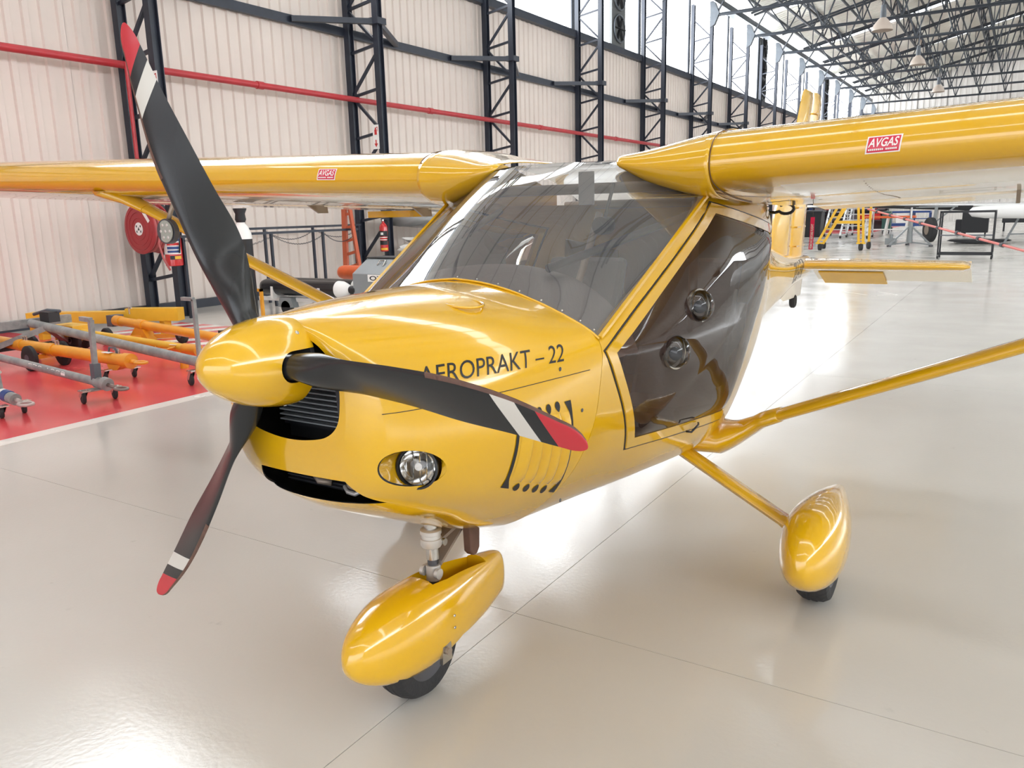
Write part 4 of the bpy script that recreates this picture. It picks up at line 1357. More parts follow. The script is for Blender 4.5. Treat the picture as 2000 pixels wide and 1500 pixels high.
for sd in (1, -1):
    GL = link('gear_leg', M().loft([[Vector((sd*x, y + dy, z + dz)) for dy, dz in ((-.046, .0), (-.036, .016), (.036, .016), (.050, .0), (.036, -.016), (-.036, -.016))] for x, y, z in ((.34, 1.86, .50), (.845, 1.79, .262))], caps=True), MT['yellow'], AC, smooth=60)
    wx = sd*.945
    wheel((wx, 1.775, .165), .165, .12, GL)
    SB = spat(wx, 1.40, .735, .225, .262, .258, .30, 'wheel_spat', '')
    so = link('wheel_spat', SB, MT['yellow'], GL, smooth=True)
    cut(so, M().cyl((wx - .075, 1.80, .13), (wx + .075, 1.80, .13), .195, None, 40), M().prism([(wx - .3, 1.62, .06), (wx - .3, 2.5, .235), (wx - .3, 2.5, -.3), (wx - .3, 1.3, -.3), (wx - .3, 1.3, .06)], (.6, 0, 0)))
    so.data.polygons.foreach_set('use_smooth', [True]*len(so.data.polygons)); so.data.set_sharp_from_angle(angle=R(40))
    link('leg_socket', M().lathe([(0, .03), (.05, .022)], (sd*.835, 1.79, .262), (-sd, 0.1, .45), 16), MT['yellow'], GL, smooth=50)

# ---- nose gear
NG = link('nose_leg', M().cyl((0, .625, .41), (0, .62, .56), .021, None, 20), MT['steel'], AC, smooth=40)
link('leg_collar', M().lathe([(0, .030), (.006, .034), (.028, .034), (.030, .031), (.042, .031), (.044, .034), (.056, .034), (.06, .028)], (0, .62, .452), (0, 0, 1), 24), MT['white_metal'], NG, smooth=40)
link('lower_leg', M().cyl((0, .626, .30), (0, .622, .42), .0165, None, 16), MT['dark_metal'], NG, smooth=40)
link('leg_collar', M().lathe([(0, .024), (.05, .024)], (0, .624, .340), (0, 0, 1), 20), MT['white_metal'], NG, smooth=40)
for sx in (-.032, .032):
    link('clamp_lug', M().lathe([(-.006, .017), (.006, .017)], (sx*.9, .612, .368), (1, 0, 0), 16), MT['white_metal'], NG, smooth=40)
link('torque_link', M().prism([(-.024, .640, .462), (.024, .640, .462), (.024, .80, .497), (-.024, .80, .497)], (0, .002, .012)), MT['taupe_metal'], NG)
link('torque_link', M().prism([(-.024, .635, .385), (.024, .635, .385), (.018, .80, .482), (-.018, .80, .482)], (0, .004, .014)), MT['taupe_metal'], NG)
link('link_bolt', M().lathe([(-.034, .012), (.034, .012)], (0, .648, .462), (1, 0, 0), 14), MT['steel'], NG, smooth=40)
link('drop_flap', M().prism([(.03, .745, .500), (.03, .805, .500), (.03, .800, .395), (.03, .785, .376), (.03, .765, .376), (.03, .750, .392)], (.030, 0, 0)), MT['prop_edge'], NG, bevel=.004)
wheel((0, .525, .160), .160, .11, NG)
sp0 = spat(0, .214, .785, .222, .245, .215, .275, 'wheel_spat', '')
ns = link('wheel_spat', sp0, MT['yellow'], NG, smooth=True)
cut(ns, M().cyl((-.07, .525, .15), (.07, .525, .15), .170, None, 40),
    M().prism([(-.3, .33, .095), (-.3, .60, .155), (-.3, .64, .165), (-.3, .80, .150), (-.3, .95, .16), (-.3, 1.1, .16), (-.3, 1.1, -.3), (-.3, -.3, -.3), (-.3, .1, .095)], (.6, 0, 0)),
    M().prism([(-.05, .555, .26), (.05, .555, .26), (.055, .62, .26), (.04, .86, .26), (-.04, .86, .26), (-.055, .62, .26)], (0, 0, .25)))
ns.data.polygons.foreach_set('use_smooth', [True]*len(ns.data.polygons)); ns.data.set_sharp_from_angle(angle=R(40))
for sd in (1, -1):
    link('axle_plate', M().prism([(sd*.095, .515, .125), (sd*.095, .565, .125), (sd*.095, .56, .185), (sd*.095, .54, .198), (sd*.095, .52, .185)], (sd*.012, 0, 0)), MT['steel'], NG)
    link('axle_bolt', M().lathe([(0, .012), (.010, .012)], (sd*.107, .54, .162), (sd, 0, 0), 12), MT['taupe_metal'], NG)
    for z in (.225, .265): link('screw', M().lathe([(0, .005), (.002, .004)], (sd*.114, .575, z), (sd, 0, 0), 10), MT['steel'], NG)

# ---- tail surfaces
fin = M()
def lens_sec(y0, y1, z, th, x=0):
    return [Vector((x + th/2*math.sin(t)*(.4+.6*(1-abs(math.cos(t)))), (y0+y1)/2 - (y1-y0)/2*math.cos(t), z)) for t in [2*PI*k/20 for k in range(20)]]
fin.loft([lens_sec(4.50, 5.12, 1.00, .10), lens_sec(4.60, 5.18, 1.43, .09), lens_sec(5.14, 5.56, 2.05, .07), lens_sec(5.28, 5.66, 2.28, .05), lens_sec(5.35, 5.66, 2.33, .02)], caps=True)
link('tail_fin', fin, MT['yellow'], AC, smooth=50)
rud = M()
rud.loft([lens_sec(y0, y1, z, th) for y0, y1, z, th in ((5.115, 5.56, .96, .07), (5.175, 5.62, 1.43, .07), (5.555, 5.90, 2.05, .055), (5.655, 5.98, 2.28, .04), (5.66, 5.93, 2.34, .02))], caps=True)
ru = link('rudder', rud, MT['yellow'], AC, smooth=50)
for i in range(9):
    z = 1.02 + i*.145
    ya, yb = 5.20 + max(0, z-1.43)*.60, 5.52 + max(0, z-1.43)*.45
    for sd in (1, -1): link('stiffener', M().bar((sd*.030, ya, z), (sd*.022, yb, z), .006, .010), MT['yellow'], ru)
for sd in (1, -1):
    rows = [[Vector((sd*x, p.y, p.z)) for p in lens_h] for x, lens_h in [(x, [Vector((0, (a0+a1)/2 - (a1-a0)/2*math.cos(t), 1.03 + th/2*math.sin(t))) for t in [2*PI*k/20 for k in range(20)]]) for x, a0, a1, th in ((.05, 5.02, 5.46, .085), (.8, 5.04, 5.46, .08), (1.17, 5.06, 5.46, .07), (1.21, 5.08, 5.46, .03))]]
    sb = link('stabiliser', M().loft(rows, caps=True), MT['yellow'], AC, smooth=50)
    # drooped elevator showing its pale underside, with an amber tab
    link('elevator', M().prism([(sd*.08, 5.46, 1.05), (sd*.08, 5.47, 1.01), (sd*.08, 5.86, .865), (sd*.08, 5.86, .875)], (sd*1.12, 0, 0)), MT['cream'], sb)
    link('trim_tab', M().prism([(sd*.12, 5.62, .95), (sd*.12, 5.62, .94), (sd*.12, 5.92, .83), (sd*.12, 5.92, .84)], (sd*.48, 0, 0)), MT['yellowbeam'], sb)
vf = M(); vf.loft([lens_sec(4.55, 5.62, .93, .06), lens_sec(4.75, 5.60, .85, .05), lens_sec(5.00, 5.57, .765, .03)], caps=True)
vo = link('ventral_fin', vf, MT['cream'], AC, smooth=50)
link('tail_wheel', M().lathe([(-.02, .02), (-.02, .045), (-.01, .055), (.01, .055), (.02, .045), (.02, .02)], (0, 5.32, .735), (1, 0, 0), 20), MT['rubber'], vo, smooth=40)
# registration on the boom
tb = BVHTree.FromPolygons(tmpm.v, tmpm.f)
for sd in (1, -1):
    def rg(a, b, sd=sd):
        y = 4.36 + .62*(a if sd > 0 else 1-a)
        return onto(tb, y, .955 + .135*b, .0015, sd)
    text_on('registration', 'ZU-FIP', rg, MT['blackgloss'], pod, bold=True)['label'] = 'black registration letters on the tail boom'

# ---- cabin interior
rows = []
for j in range(11):
    t = j/10; y = .808 + .37*t
    r0 = min(1, t/.35); r1 = math.sqrt(max(0, 1 - (max(0, t-.72)/.28)**2))
    rows.append([(x, y, 1.0 + ((z0_*(1-r0) + z1_*r0) - 1.0)*(.35 + .65*r1)) for x, z0_, z1_ in [(-.455, 1.03, 1.02), (-.45, 1.09, 1.08), (-.41, 1.14, 1.16), (-.30, 1.19, 1.245), (-.16, 1.23, 1.290), (0, 1.25, 1.302), (.16, 1.23, 1.290), (.30, 1.19, 1.245), (.41, 1.14, 1.16), (.45, 1.09, 1.08), (.455, 1.03, 1.02)]])
ds = link('dashboard', M().loft([catmull(r_, 3) for r_ in rows], ring=False), MT['dash'], AC, smooth=True)
link('panel', M().prism([(-.44, 1.09, .80), (.44, 1.09, .80), (.44, 1.09, 1.06), (.28, 1.09, 1.20), (0, 1.09, 1.24), (-.28, 1.09, 1.20), (-.44, 1.09, 1.06)], (0, .01, 0)), MT['black'], ds)
for i in range(6):
    link('gauge', M().lathe([(0, .04), (.012, .04), (.012, .034)], (-.30 + .12*i, 1.10, 1.06), (0, 1, 0), 18), MT['dark_metal'], ds, smooth=40)
for sd in (-1, 1):
    s = link('seat', M().prism([(sd*.27 - .2, 1.55, .62), (sd*.27 - .2, 2.0, .58), (sd*.27 - .2, 2.0, .68), (sd*.27 - .2, 1.55, .74)], (.4, 0, 0)), MT['seat'], AC, bevel=.03)
    link('seat_back', M().prism([(sd*.27 - .2, 1.95, .62), (sd*.27 - .2, 2.24, 1.26), (sd*.27 - .2, 2.30, 1.24), (sd*.27 - .2, 2.06, .60)], (.4, 0, 0)), MT['seat'], s, bevel=.025)
link('control_column', M().tube([(0, 1.5, .62), (0, 1.42, .95), (-.22, 1.36, 1.02)], .014, 10).tube([(0, 1.42, .95), (.22, 1.36, 1.02), (.22, 1.33, 1.10)], .014, 10), MT['dark_metal'], AC, smooth=True)
link('cabin_post', M().tube([(.06, 1.36, .98), (.10, 1.62, 1.46)], .014, 10).tube([(.30, 2.1, .7), (.30, 2.15, 1.5)], .02, 10), MT['taupe_metal'], AC, smooth=True)
link('compass', M().lathe([(-.03, .03), (.03, .03)], (.28, 1.28, 1.42), (0, 1, 0), 18).cyl((.28, 1.28, 1.43), (.28, 1.36, 1.56), .006), MT['black'], AC, smooth=40)
link('cabin_floor', M().box((-.30, 1.3, .55), (.30, 2.4, .56)), MT['dark_metal'], AC)
link('rear_bulkhead', M().prism([(-.24, 2.62, .62), (.24, 2.62, .62), (.38, 2.62, .85), (.40, 2.62, 1.02), (-.40, 2.62, 1.02), (-.38, 2.62, .85)], (0, .01, 0)), MT['seat'], AC)
# ================================================================== equipment along the left wall
# ---- wall signs on the columns
def sign(u, v, x, w_, h_, label, arrow=True):
    p = at(u, v, 0, x)
    y = p.y - .085
    t = thing('safety_sign', label, 'sign', (p.x, y, p.z))
    link('sign_board', M().cbox((p.x, y, p.z), (w_, .006, h_)), MT['white'], t)
    yy = y - .004
    e = M()
    e.prism([(p.x - .03, yy, p.z + .04), (p.x + .03, yy, p.z + .04), (p.x + .03, yy, p.z + h_*.30), (p.x - .03, yy, p.z + h_*.30)], (0, -.002, 0))
    e.prism([(p.x - .015, yy, p.z + h_*.30), (p.x + .015, yy, p.z + h_*.30), (p.x + .015, yy, p.z + h_*.38), (p.x - .015, yy, p.z + h_*.38)], (0, -.002, 0))
    e.bar((p.x - .005, yy, p.z + h_*.36), (p.x + .05, yy, p.z + h_*.40), .012, .004, (0, 1, 0))
    e.bar((p.x + .05, yy, p.z + h_*.40), (p.x + .052, yy, p.z + h_*.22), .010, .004, (0, 1, 0))
    link('extinguisher_symbol', e, MT['exred'], t)
    a = M()
    zc = p.z - h_*.27
    a.prism([(p.x - .014, yy, zc + .07), (p.x + .014, yy, zc + .07), (p.x + .014, yy, zc), (p.x + .045, yy, zc), (p.x, yy, zc - .07), (p.x - .045, yy, zc), (p.x - .014, yy, zc)], (0, -.002, 0))
    link('arrow_symbol', a, MT['exred'], t)
sign(740, 268, -9.46, .15, .46, 'white sign with red extinguisher and down arrow on the second column')
sign(313, 168, -9.46, .15, .40, 'white extinguisher sign on the nearest column, half hidden by the propeller blade')

# ---- hose reel on the nearest column
hc = Vector((-9.55, 6.08, 1.36))
t = thing('hose_reel', 'dark red fire hose reel mounted on the nearest lattice column', 'hose reel', hc)
for dy in (0, .27):
    link('reel_disc', M().lathe([(0, .02), (0, .34), (.008, .365), (.02, .37), (.03, .355), (.03, .02)], hc + Vector((0, dy, 0)), (0, 1, 0), 48), MT['reel'], t, smooth=40)
for r_ in (.16, .24, .31): link('disc_rib', M().torus(hc + Vector((0, -.001, 0)), (0, 1, 0), r_, .006, 48, 6), MT['reel'], t, smooth=True)
for k in range(4):
    dy = .06 + .055*k
    link('hose_coil', M().torus(hc + Vector((0, dy, 0)), (0, 1, 0), .315 + .012*(k % 2), .027, 48, 10), MT['hose'], t, smooth=True)
o = link('hub_label', M().lathe([(0, .095), (.004, .095)], hc + Vector((0, -.006, 0)), (0, 1, 0), 36), MT['white'], t); o['label'] = 'round white label at the reel centre'
link('label_mark', M().prism([(hc.x - .025, hc.y - .008, hc.z - .02), (hc.x + .025, hc.y - .008, hc.z - .02), (hc.x, hc.y - .008, hc.z + .03)], (0, .001, 0)), MT['black'], t)
for an in (40, 140, 220, 320): link('label_mark', M().cbox(hc + Vector((math.cos(R(an))*.06, -.008, math.sin(R(an))*.06)), (.022, .002, .03)), MT['black'], t)
link('reel_sticker', M().bar(hc + Vector((.15, -.006, .24)), hc + Vector((.26, -.006, .10)), .055, .003, (0, 1, 0)), MT['white'], t)
link('hose_guide', M().tube([hc + Vector((.22, .12, .34)), hc + Vector((.28, .06, .30)), hc + Vector((.30, .05, .22))], .028, 10), MT['bracket'], t, smooth=True)
link('hose_tail', M().tube([hc + Vector((.33, .1, -.05)), hc + Vector((.36, .05, -.22)), hc + Vector((.50, .0, -.42)), hc + Vector((.56, .05, -.60))], .016, 8), MT['hose'], t, smooth=True)
link('mounting_arm', M().box((hc.x - .05, hc.y + .28, hc.z - .04), (hc.x + .05, 6.575, hc.z + .04)), MT['reel'], t)

# ---- fire extinguishers
def extinguisher(c, r_, h_, label, blocks, horn=True):
    t = thing('fire_extinguisher', label, 'extinguisher', c)
    x, y, z = c
    link('bottle', M().lathe([(0, r_*.8), (.01, r_), (h_*.80, r_), (h_*.86, r_*.88), (h_*.92, r_*.55), (h_*.94, r_*.32), (h_, r_*.30)], c, (0, 0, 1), 32), MT['exred'], t, smooth=40)
    link('valve', M().cyl((x, y, z + h_), (x, y, z + h_ + .05), r_*.35, None, 14).bar((x, y - .02, z + h_ + .05), (x, y + .12, z + h_ + .07), .02, .015).bar((x, y - .02, z + h_ + .03), (x, y + .12, z + h_ + .035), .02, .012), MT['black'], t)
    link('gauge', M().lathe([(0, .018), (.012, .018)], (x + r_*.3, y - r_*.3, z + h_ + .02), (.6, -1, 0), 14), MT['steel'], t, smooth=40)
    link('hose', M().tube([(x, y + .03, z + h_ + .02), (x + r_ + .05, y + .02, z + h_ - .02), (x + r_ + .04, y, z + h_*.6), (x + r_ + .02, y, z + h_*.35)], .012, 8), MT['black'], t, smooth=True)
    def patch(a0, a1, z0, z1, m, nm, off=.0015):
        rows = []
        for j in range(2):
            zz = z + (z0, z1)[j]*h_
            rows.append([(x + (r_+off)*math.cos(a), y + (r_+off)*math.sin(a), zz) for a in [R(a0 + (a1-a0)*i/12) for i in range(13)]])
        link(nm, M().loft(rows, ring=False), m, t, recalc=False)
    for b in blocks: patch(*b)
    return t
C1 = Vector((-9.28, 6.42, .80))
extinguisher(C1, .125, .56, 'large red extinguisher with a white printed label on the nearest column', [
    (-125, 20, .32, .76, MT['white'], 'label'), (-75, 12, .66, .73, MT['blue'], 'label_band', .003), (-75, 12, .55, .62, MT['exred'], 'label_band', .003),
    (-75, 12, .45, .52, MT['blue'], 'label_band', .003), (-75, 12, .36, .42, MT['blue'], 'label_band', .003), (-60, 15, .18, .28, MT['black'], 'label_band', .003), (-30, 15, .19, .27, MT['yellowbeam'], 'label_band', .004)])
C2 = Vector((-9.40, 11.34, .76))
extinguisher(C2, .082, .60, 'slim red extinguisher with a black label on the second column', [
    (-130, 15, .50, .68, MT['black'], 'label'), (-130, 15, .38, .48, MT['white'], 'label'), (-115, 10, .405, .455, MT['exred'], 'label_band', .003), (-130, 15, .22, .36, MT['black'], 'label'), (-100, 0, .05, .12, MT['yellowbeam'], 'label_band', .003),
    (-95, -55, .55, .63, MT['white'], 'label_band', .003)])

# ---- tall black gas cylinder, rack and chains
GC = at(490, 650, 2, 0); GH = at(466, 407, 1, GC.y).z / 1.37
t = thing('gas_cylinder', 'tall black gas cylinder with white shoulder and black valve guard', 'gas cylinder', GC)
link('body', M().lathe([(0, .10), (.02, .125), (1.02*GH, .125), (1.04*GH, .125)], GC, (0, 0, 1), 32), MT['blackgloss'], t, smooth=40)
link('shoulder', M().lathe([(1.04*GH, .125), (1.10*GH, .118), (1.17*GH, .085), (1.21*GH, .05), (1.22*GH, .05)], GC, (0, 0, 1), 32), MT['white'], t, smooth=40)
link('valve_guard', M().lathe([(1.22*GH, .055), (1.25*GH, .07), (1.31*GH, .06), (1.36*GH, .085), (1.37*GH, .085)], GC, (0, 0, 1), 24), MT['black'], t, smooth=40)
link('plinth', M().box((GC.x - .3, GC.y - .28, 0), (GC.x + .32, GC.y + .25, .05)), MT['black'], t)
def rack(xa, ya, yb, posts, label, ztop=1.27):
    t = thing('cylinder_rack', label, 'rack', (xa, ya, 0))
    link('top_rail', M().box((xa - .02, ya, ztop - .04), (xa + .02, yb, ztop)), MT['column'], t)
    for y in posts: link('post', M().box((xa - .02, y - .02, 0), (xa + .02, y + .02, ztop - .04)), MT['column'], t)
    for a, b in zip(posts[:-1], posts[1:]):
        pts = []
        for i in range(41):
            s = i/40; pts.append((xa + .04, a + (b-a)*s, ztop - .07 - .16*4*s*(1-s)))
        mb = M()
        for i in range(40):
            p, q_ = Vector(pts[i]), Vector(pts[i+1])
            mb.torus((p + q_)/2, (1, .2, 1) if i % 2 else (1, 0, -1), (q_-p).length*.40, .0035, 8, 4)
        link('chain', mb, MT['column'], t)['kind'] = 'stuff'
    return t
rack(-9.20, 6.5, 10.35, [6.55, 8.25, 9.45, 10.3], 'front black steel gas cylinder rack with hanging chains', 1.25)
rack(-9.75, 8.2, 11.05, [8.6, 9.75, 11.0], 'rear black steel rack rail close to the cream wall', 1.32)

# ---- orange step ladder leaning near the second column
t = thing('step_ladder', 'orange-red folded ladder leaning beside the second column', 'ladder', (-8.9, 10.3, 0))
lt = at(672, 408, 1, 10.2); lb = at(677, 540, 1, 10.0); lb2 = at(704, 530, 1, 10.0); lt2 = at(683, 408, 1, 10.2)
for a, b in ((lb, lt), (lb2, lt2)):
    d = (a - b) / (a.z - b.z); foot = a + d * (0 - a.z)
    link('stile', M().bar(foot, b + (b - a).normalized() * .25, .055, .10), MT['ladder'], t)
for k in range(5):
    s = .12 + .2*k
    p = lb.lerp(lt, s); q_ = lb2.lerp(lt2, s); link('rung', M().bar(p, q_, .03, .05), MT['ladder'], t)

# ---- bundle of crumpled polythene and a wrapped panel on a rack behind the second column
t = thing('plastic_bundle', 'crumpled clear plastic sheeting heaped behind the slim extinguisher', 'plastic', (-9.6, 12.6, .9))
rnd = random.Random(3)
def crumple(c, s, seed, res=5):
    bm = bmesh.new(); bmesh.ops.create_icosphere(bm, subdivisions=res, radius=1)
    rg = random.Random(seed); dirs = [Vector((rg.uniform(-1, 1), rg.uniform(-1, 1), rg.uniform(-1, 1))).normalized() for _ in range(46)]
    for v in bm.verts:
        n_ = v.co.normalized(); f = .72
        for i, d in enumerate(dirs): f += .07 * abs(math.sin(n_.dot(d) * (4 + i % 5) + i))**3 * (1 if i % 2 else -1)
        v.co = Vector((n_.x*s[0]*f, n_.y*s[1]*f, n_.z*s[2]*f)) + Vector(c)
    vs = [v.co.copy() for v in bm.verts]; fs = [[v.index for v in f.verts] for f in bm.faces]; bm.free()
    return M().add(vs, fs)
link('sheet_heap', crumple((-9.25, 12.9, .88), (.45, 1.15, .24), 1, 4), mat('crumpled_polythene', (.62, .60, .58), .25, coat=.5), t, smooth=False)
link('sheet_heap', crumple((-8.8, 13.2, .80), (.45, 1.0, .26), 5, 4), mat('crumpled_polythene_pale', (.70, .68, .66), .25, coat=.5), t, smooth=False)
link('shelf', M().box((-9.7, 11.9, .56), (-8.4, 14.6, .62)), MT['column'], t)
for y in (12.0, 14.5):
    for x in (-9.65, -8.45): link('shelf_leg', M().box((x - .03, y - .03, 0), (x + .03, y + .03, .58)), MT['column'], t)
t = thing('wrapped_panel', 'long panel wrapped in clear plastic hanging behind the windscreen', 'panel', (-9.4, 12.2, 1.25))
rows = []
for i in range(15):
    y = 11.9 + 4.2*i/14; sg = .10*math.sin(PI*i/14)
    rows.append([(-9.45 + .5*math.cos(a), y, 1.40 - sg + .15*math.sin(a) + .012*math.sin(i*3 + a*5)) for a in [2*PI*k/20 for k in range(20)]])
link('wrapping', M().loft(rows, caps=True), MT['wrap'], t, smooth=True)
link('panel_core', M().box((-9.8, 12.0, 1.36), (-9.1, 16.0, 1.44)), MT['dark_metal'], t)
link('hanger', M().box((-9.85, 12.3, 1.4), (-9.80, 12.36, 2.3)).box((-9.85, 15.6, 1.4), (-9.80, 15.66, 2.3)).box((-10.25, 12.3, 2.24), (-9.8, 12.36, 2.3)).box((-10.25, 15.6, 2.24), (-9.8, 15.66, 2.3)), MT['column'], t)

# ---- oxygen trolley: sloping grey cabinet, lying cylinders, white frame
OY = 7.9
t = thing('oxygen_trolley', 'white framed trolley with a sloping grey cabinet marked OXYGEN', 'trolley', (-7.2, OY, 0))
fr = M()
zf = .20
for dy in (-.05, .55):
    fr.box((-8.75, OY - .35 + dy, zf), (-5.3, OY - .31 + dy, zf + .06))
for x in (-8.7, -7.4, -5.4): fr.box((x, OY - .4, zf), (x + .05, OY + .24, zf + .05))
link('frame', fr, MT['white'], t)
for x in (-8.05, -5.9):
    link('mudguard', M().prism([(x - .17, OY - .5, .12), (x - .12, OY - .5, .27), (x + .12, OY - .5, .27), (x + .17, OY - .5, .12)], (0, .12, 0)), MT['cabinet'], t)
    for dy in (-.46, .2): link('wheel', M().lathe([(-.04, .03), (-.04, .10), (-.02, .12), (.02, .12), (.04, .10), (.04, .03)], (x, OY + dy, .12), (0, 1, 0), 24), MT['rubber'], t, smooth=40)
# cabinet with sloped lid, seen end on
def OC(u, v): p = at(u, v, 1, OY - .36); return p
A_, B2_, C_, D_ = OC(693, 578), OC(704, 501), OC(727, 503), OC(748, 533)
x0, x1 = -6.66, -5.2
zl, zt_ = .30, .86
cb = M()
prof = [(OY - .46, zl), (OY - .46, .66), (OY - .12, .86), (OY + .28, .86), (OY + .28, zl)]
cb.prism([(x0, y, z) for y, z in prof], (x1 - x0, 0, 0))
link('cabinet', cb, MT['cabinet'], t, bevel=.006)
link('cabinet_lid', M().box((x0 - .02, OY - .14, .862), (x1 + .02, OY + .30, .875)), MT['black'], t)
def face(a, b, off=.003):
    return Vector((x0 + (x1-x0)*a, OY - .46 - off, zl + (.66 - zl)*b))
def slope(a, b, off=.004):
    p = Vector((x0 + (x1-x0)*a, OY - .46 + .34*b, .66 + .20*b)); return p + Vector((0, -.5, .86))*off
lb_ = M().add([face(.20, .70), face(.72, .70), face(.72, .98), face(.20, .98)], [(0, 1, 2, 3)]); link('name_plate', lb_, MT['white'], t, recalc=False)
text_on('name_text', 'OXYGEN', lambda a, b: face(.225 + .47*a, .75 + .18*b, .005), MT['black'], t, bold=True)
link('lid_latch', M().tube([slope(.22, .55), slope(.22, .75, .03), slope(.30, .75, .03), slope(.30, .5)], .010, 8), MT['steel'], t, smooth=True)
g = link('pressure_gauge', M().lathe([(0, .055), (.03, .055)], slope(.62, .55), (0, -.5, .86), 24), MT['black'], t, smooth=40)
link('gauge_face', M().lathe([(.031, .046), (.033, .046)], slope(.62, .55), (0, -.5, .86), 24), MT['white'], t)
def lying(x0_, x1_, y, z, r_, m, label, cat='gas cylinder', neck=True):
    t2 = thing('lying_cylinder', label, cat, (x0_, y, z), 'gas cylinders lying on the oxygen trolley')
    link('body', M().lathe([(0, .02), (.01, r_*.45), (.05, r_*.85), (.12, r_), (x1_ - x0_, r_)], (x0_, y, z), (1, 0, 0), 28), m, t2, smooth=40)
    if neck:
        link('shoulder', M().lathe([(0, r_), (.08, r_*.97), (.17, r_*.7), (.22, r_*.35), (.24, r_*.35)], (x1_, y, z), (1, 0, 0), 28), MT['white'], t2, smooth=40)
        link('valve_cap', M().lathe([(.23, r_*.45), (.27, r_*.5), (.34, r_*.42), (.36, r_*.2)], (x1_, y, z), (1, 0, 0), 20), MT['black'], t2, smooth=40)
    return t2
lying(-8.62, -6.98, OY - .42, .42, .125, MT['blackgloss'], 'nearest lying black cylinder with a white valve shoulder')
lying(-8.45, -6.96, OY - .08, .42, .12, MT['blackgloss'], 'second lying black cylinder behind the nearest one')
lying(-7.75, -6.72, OY + .40, .60, .11, MT['orange'], 'orange gas cylinder lying behind the black cylinders', neck=False)
for x in (-8.30, -7.30):
    for yy in (OY - .42, OY - .08):
        link('cradle', M().prism([(x, yy - .14, .25), (x, yy + .14, .25), (x, yy + .13, .36), (x, yy, .29), (x, yy - .13, .44)], (.05, 0, 0)), MT['white'], t)
link('rear_cradle', M().box((-8.1, OY + .3, .25), (-8.06, OY + .5, .48)).box((-7.4, OY + .3, .25), (-7.36, OY + .5, .48)).box((-8.5, OY + .24, .2), (-7.2, OY + .52, .25)), MT['white'], t)
# amber goose-neck handle in front of the trolley
hx = at(515, 625, 2, 0)
single('amber_handle', 'amber square-tube handle standing between propeller blade and trolley', 'handle',
       M().box((hx.x - .02, hx.y - .02, 0), (hx.x + .02, hx.y + .02, .46)).box((hx.x - .28, hx.y - .02, .42), (hx.x + .02, hx.y + .02, .46)).box((hx.x - .3, hx.y - .05, 0), (hx.x + .05, hx.y + .05, .02)), MT['towyellow'])

# ---- tow bars on the red bay
def eye(mb, c, d, r_=.055, th=.012):
    """forged towing eye"""
    d = Vector(d).normalized(); c = Vector(c)
    pts = []
    side = d.cross(Vector((0, 0, 1))).normalized()
    for k in range(20):
        a = 2*PI*k/20; pts.append(c + d*math.cos(a)*r_*1.5 + side*math.sin(a)*r_)
    mb.tube(pts, th, 8, closed=True); return mb
def caster(c, parent, r_=.055, h_=.16, m='rubber'):
    c = Vector(c)
    link('caster_wheel', M().lathe([(-.016, .01), (-.016, r_*.85), (-.008, r_), (.008, r_), (.016, r_*.85), (.016, .01)], c + Vector((0, 0, r_)), (.35, 1, 0), 20), MT[m], parent, smooth=40)
    link('caster_fork', M().bar(c + Vector((-.008, -.024, r_)), c + Vector((.03, -.024, h_)), .03, .004, (0, 1, 0)).bar(c + Vector((-.008, .024, r_)), c + Vector((.03, .024, h_)), .03, .004, (0, 1, 0)).cbox(c + Vector((.03, 0, h_)), (.07, .07, .01)), MT['steel'], parent)
def big_wheel(c, parent, r_=.14, w_=.07, ax=(0, 1, 0)):
    link('wheel', M().lathe([(-w_/2, r_*.3), (-w_/2, r_*.85), (-w_*.3, r_), (w_*.3, r_), (w_/2, r_*.85), (w_/2, r_*.3)], c, ax, 28), MT['rubber'], parent, smooth=40)
    link('wheel_hub', M().lathe([(-w_*.55, r_*.32), (w_*.55, r_*.32)], c, ax, 18), MT['bracket'], parent, smooth=40)
# A: front grey bar
GA = Vector((-4.93, 2.49, 0)); a_h = Vector((-4.97, 2.49, .165)); a_l = Vector((-7.9, 2.49, .34))
t = thing('tow_bar', 'front grey tow bar with upright handle and twin casters on the red floor', 'tow bar', GA)
link('tube', M().tube([a_l, a_h], .035, 16), MT['towgrey'], t, smooth=40)
link('head', M().tube([a_h, a_h + Vector((.14, 0, -.01))], [.048, .044], 14), MT['towgrey'], t, smooth=40)
link('head_collar', M().tube([a_h + Vector((.10, 0, 0)), a_h + Vector((.16, 0, -.01))], .055, 14), MT['towgrey'], t, smooth=40)
mb = M(); mb.tube([a_h + Vector((.15, 0, -.01)), a_h + Vector((.26, 0, -.02))], .016, 10); eye(mb, a_h + Vector((.34, 0, -.025)), (1, 0, 0), .042, .012)
link('towing_eye', mb, mat('worn_brown_steel', (.22, .17, .15), .45, metal=.4), t, smooth=True)
pt = at(177, 625, 1, 2.49)
link('handle_post', M().bar(a_h + Vector((.0, 0, .02)), pt, .036, .036).bar(pt, pt + Vector((-.14, 0, .005)), .036, .036, (0, 1, 0)), MT['towgrey'], t)
link('post_socket', M().bar(a_h + Vector((0, 0, -.02)), a_h.lerp(pt, .3), .06, .06), MT['bracket'], t)
link('axle_plate', M().bar(a_h + Vector((-.02, -.14, -.06)), a_h + Vector((.02, .12, -.06)), .10, .012), MT['towgrey'], t)
caster(a_h + Vector((-.02, -.12, -a_h.z)), t, .058, .11); caster(a_h + Vector((.04, .12, -a_h.z)), t, .058, .11)
for dy in (-.35, .35): big_wheel((-7.7, 2.49 + dy, .13), t, .13)
link('axle', M().bar((-7.7, 2.1, .14), (-7.7, 2.88, .14), .04, .04).bar((-7.7, 2.49, .14), (-7.7, 2.49, .34), .05, .05), MT['towgrey'], t)
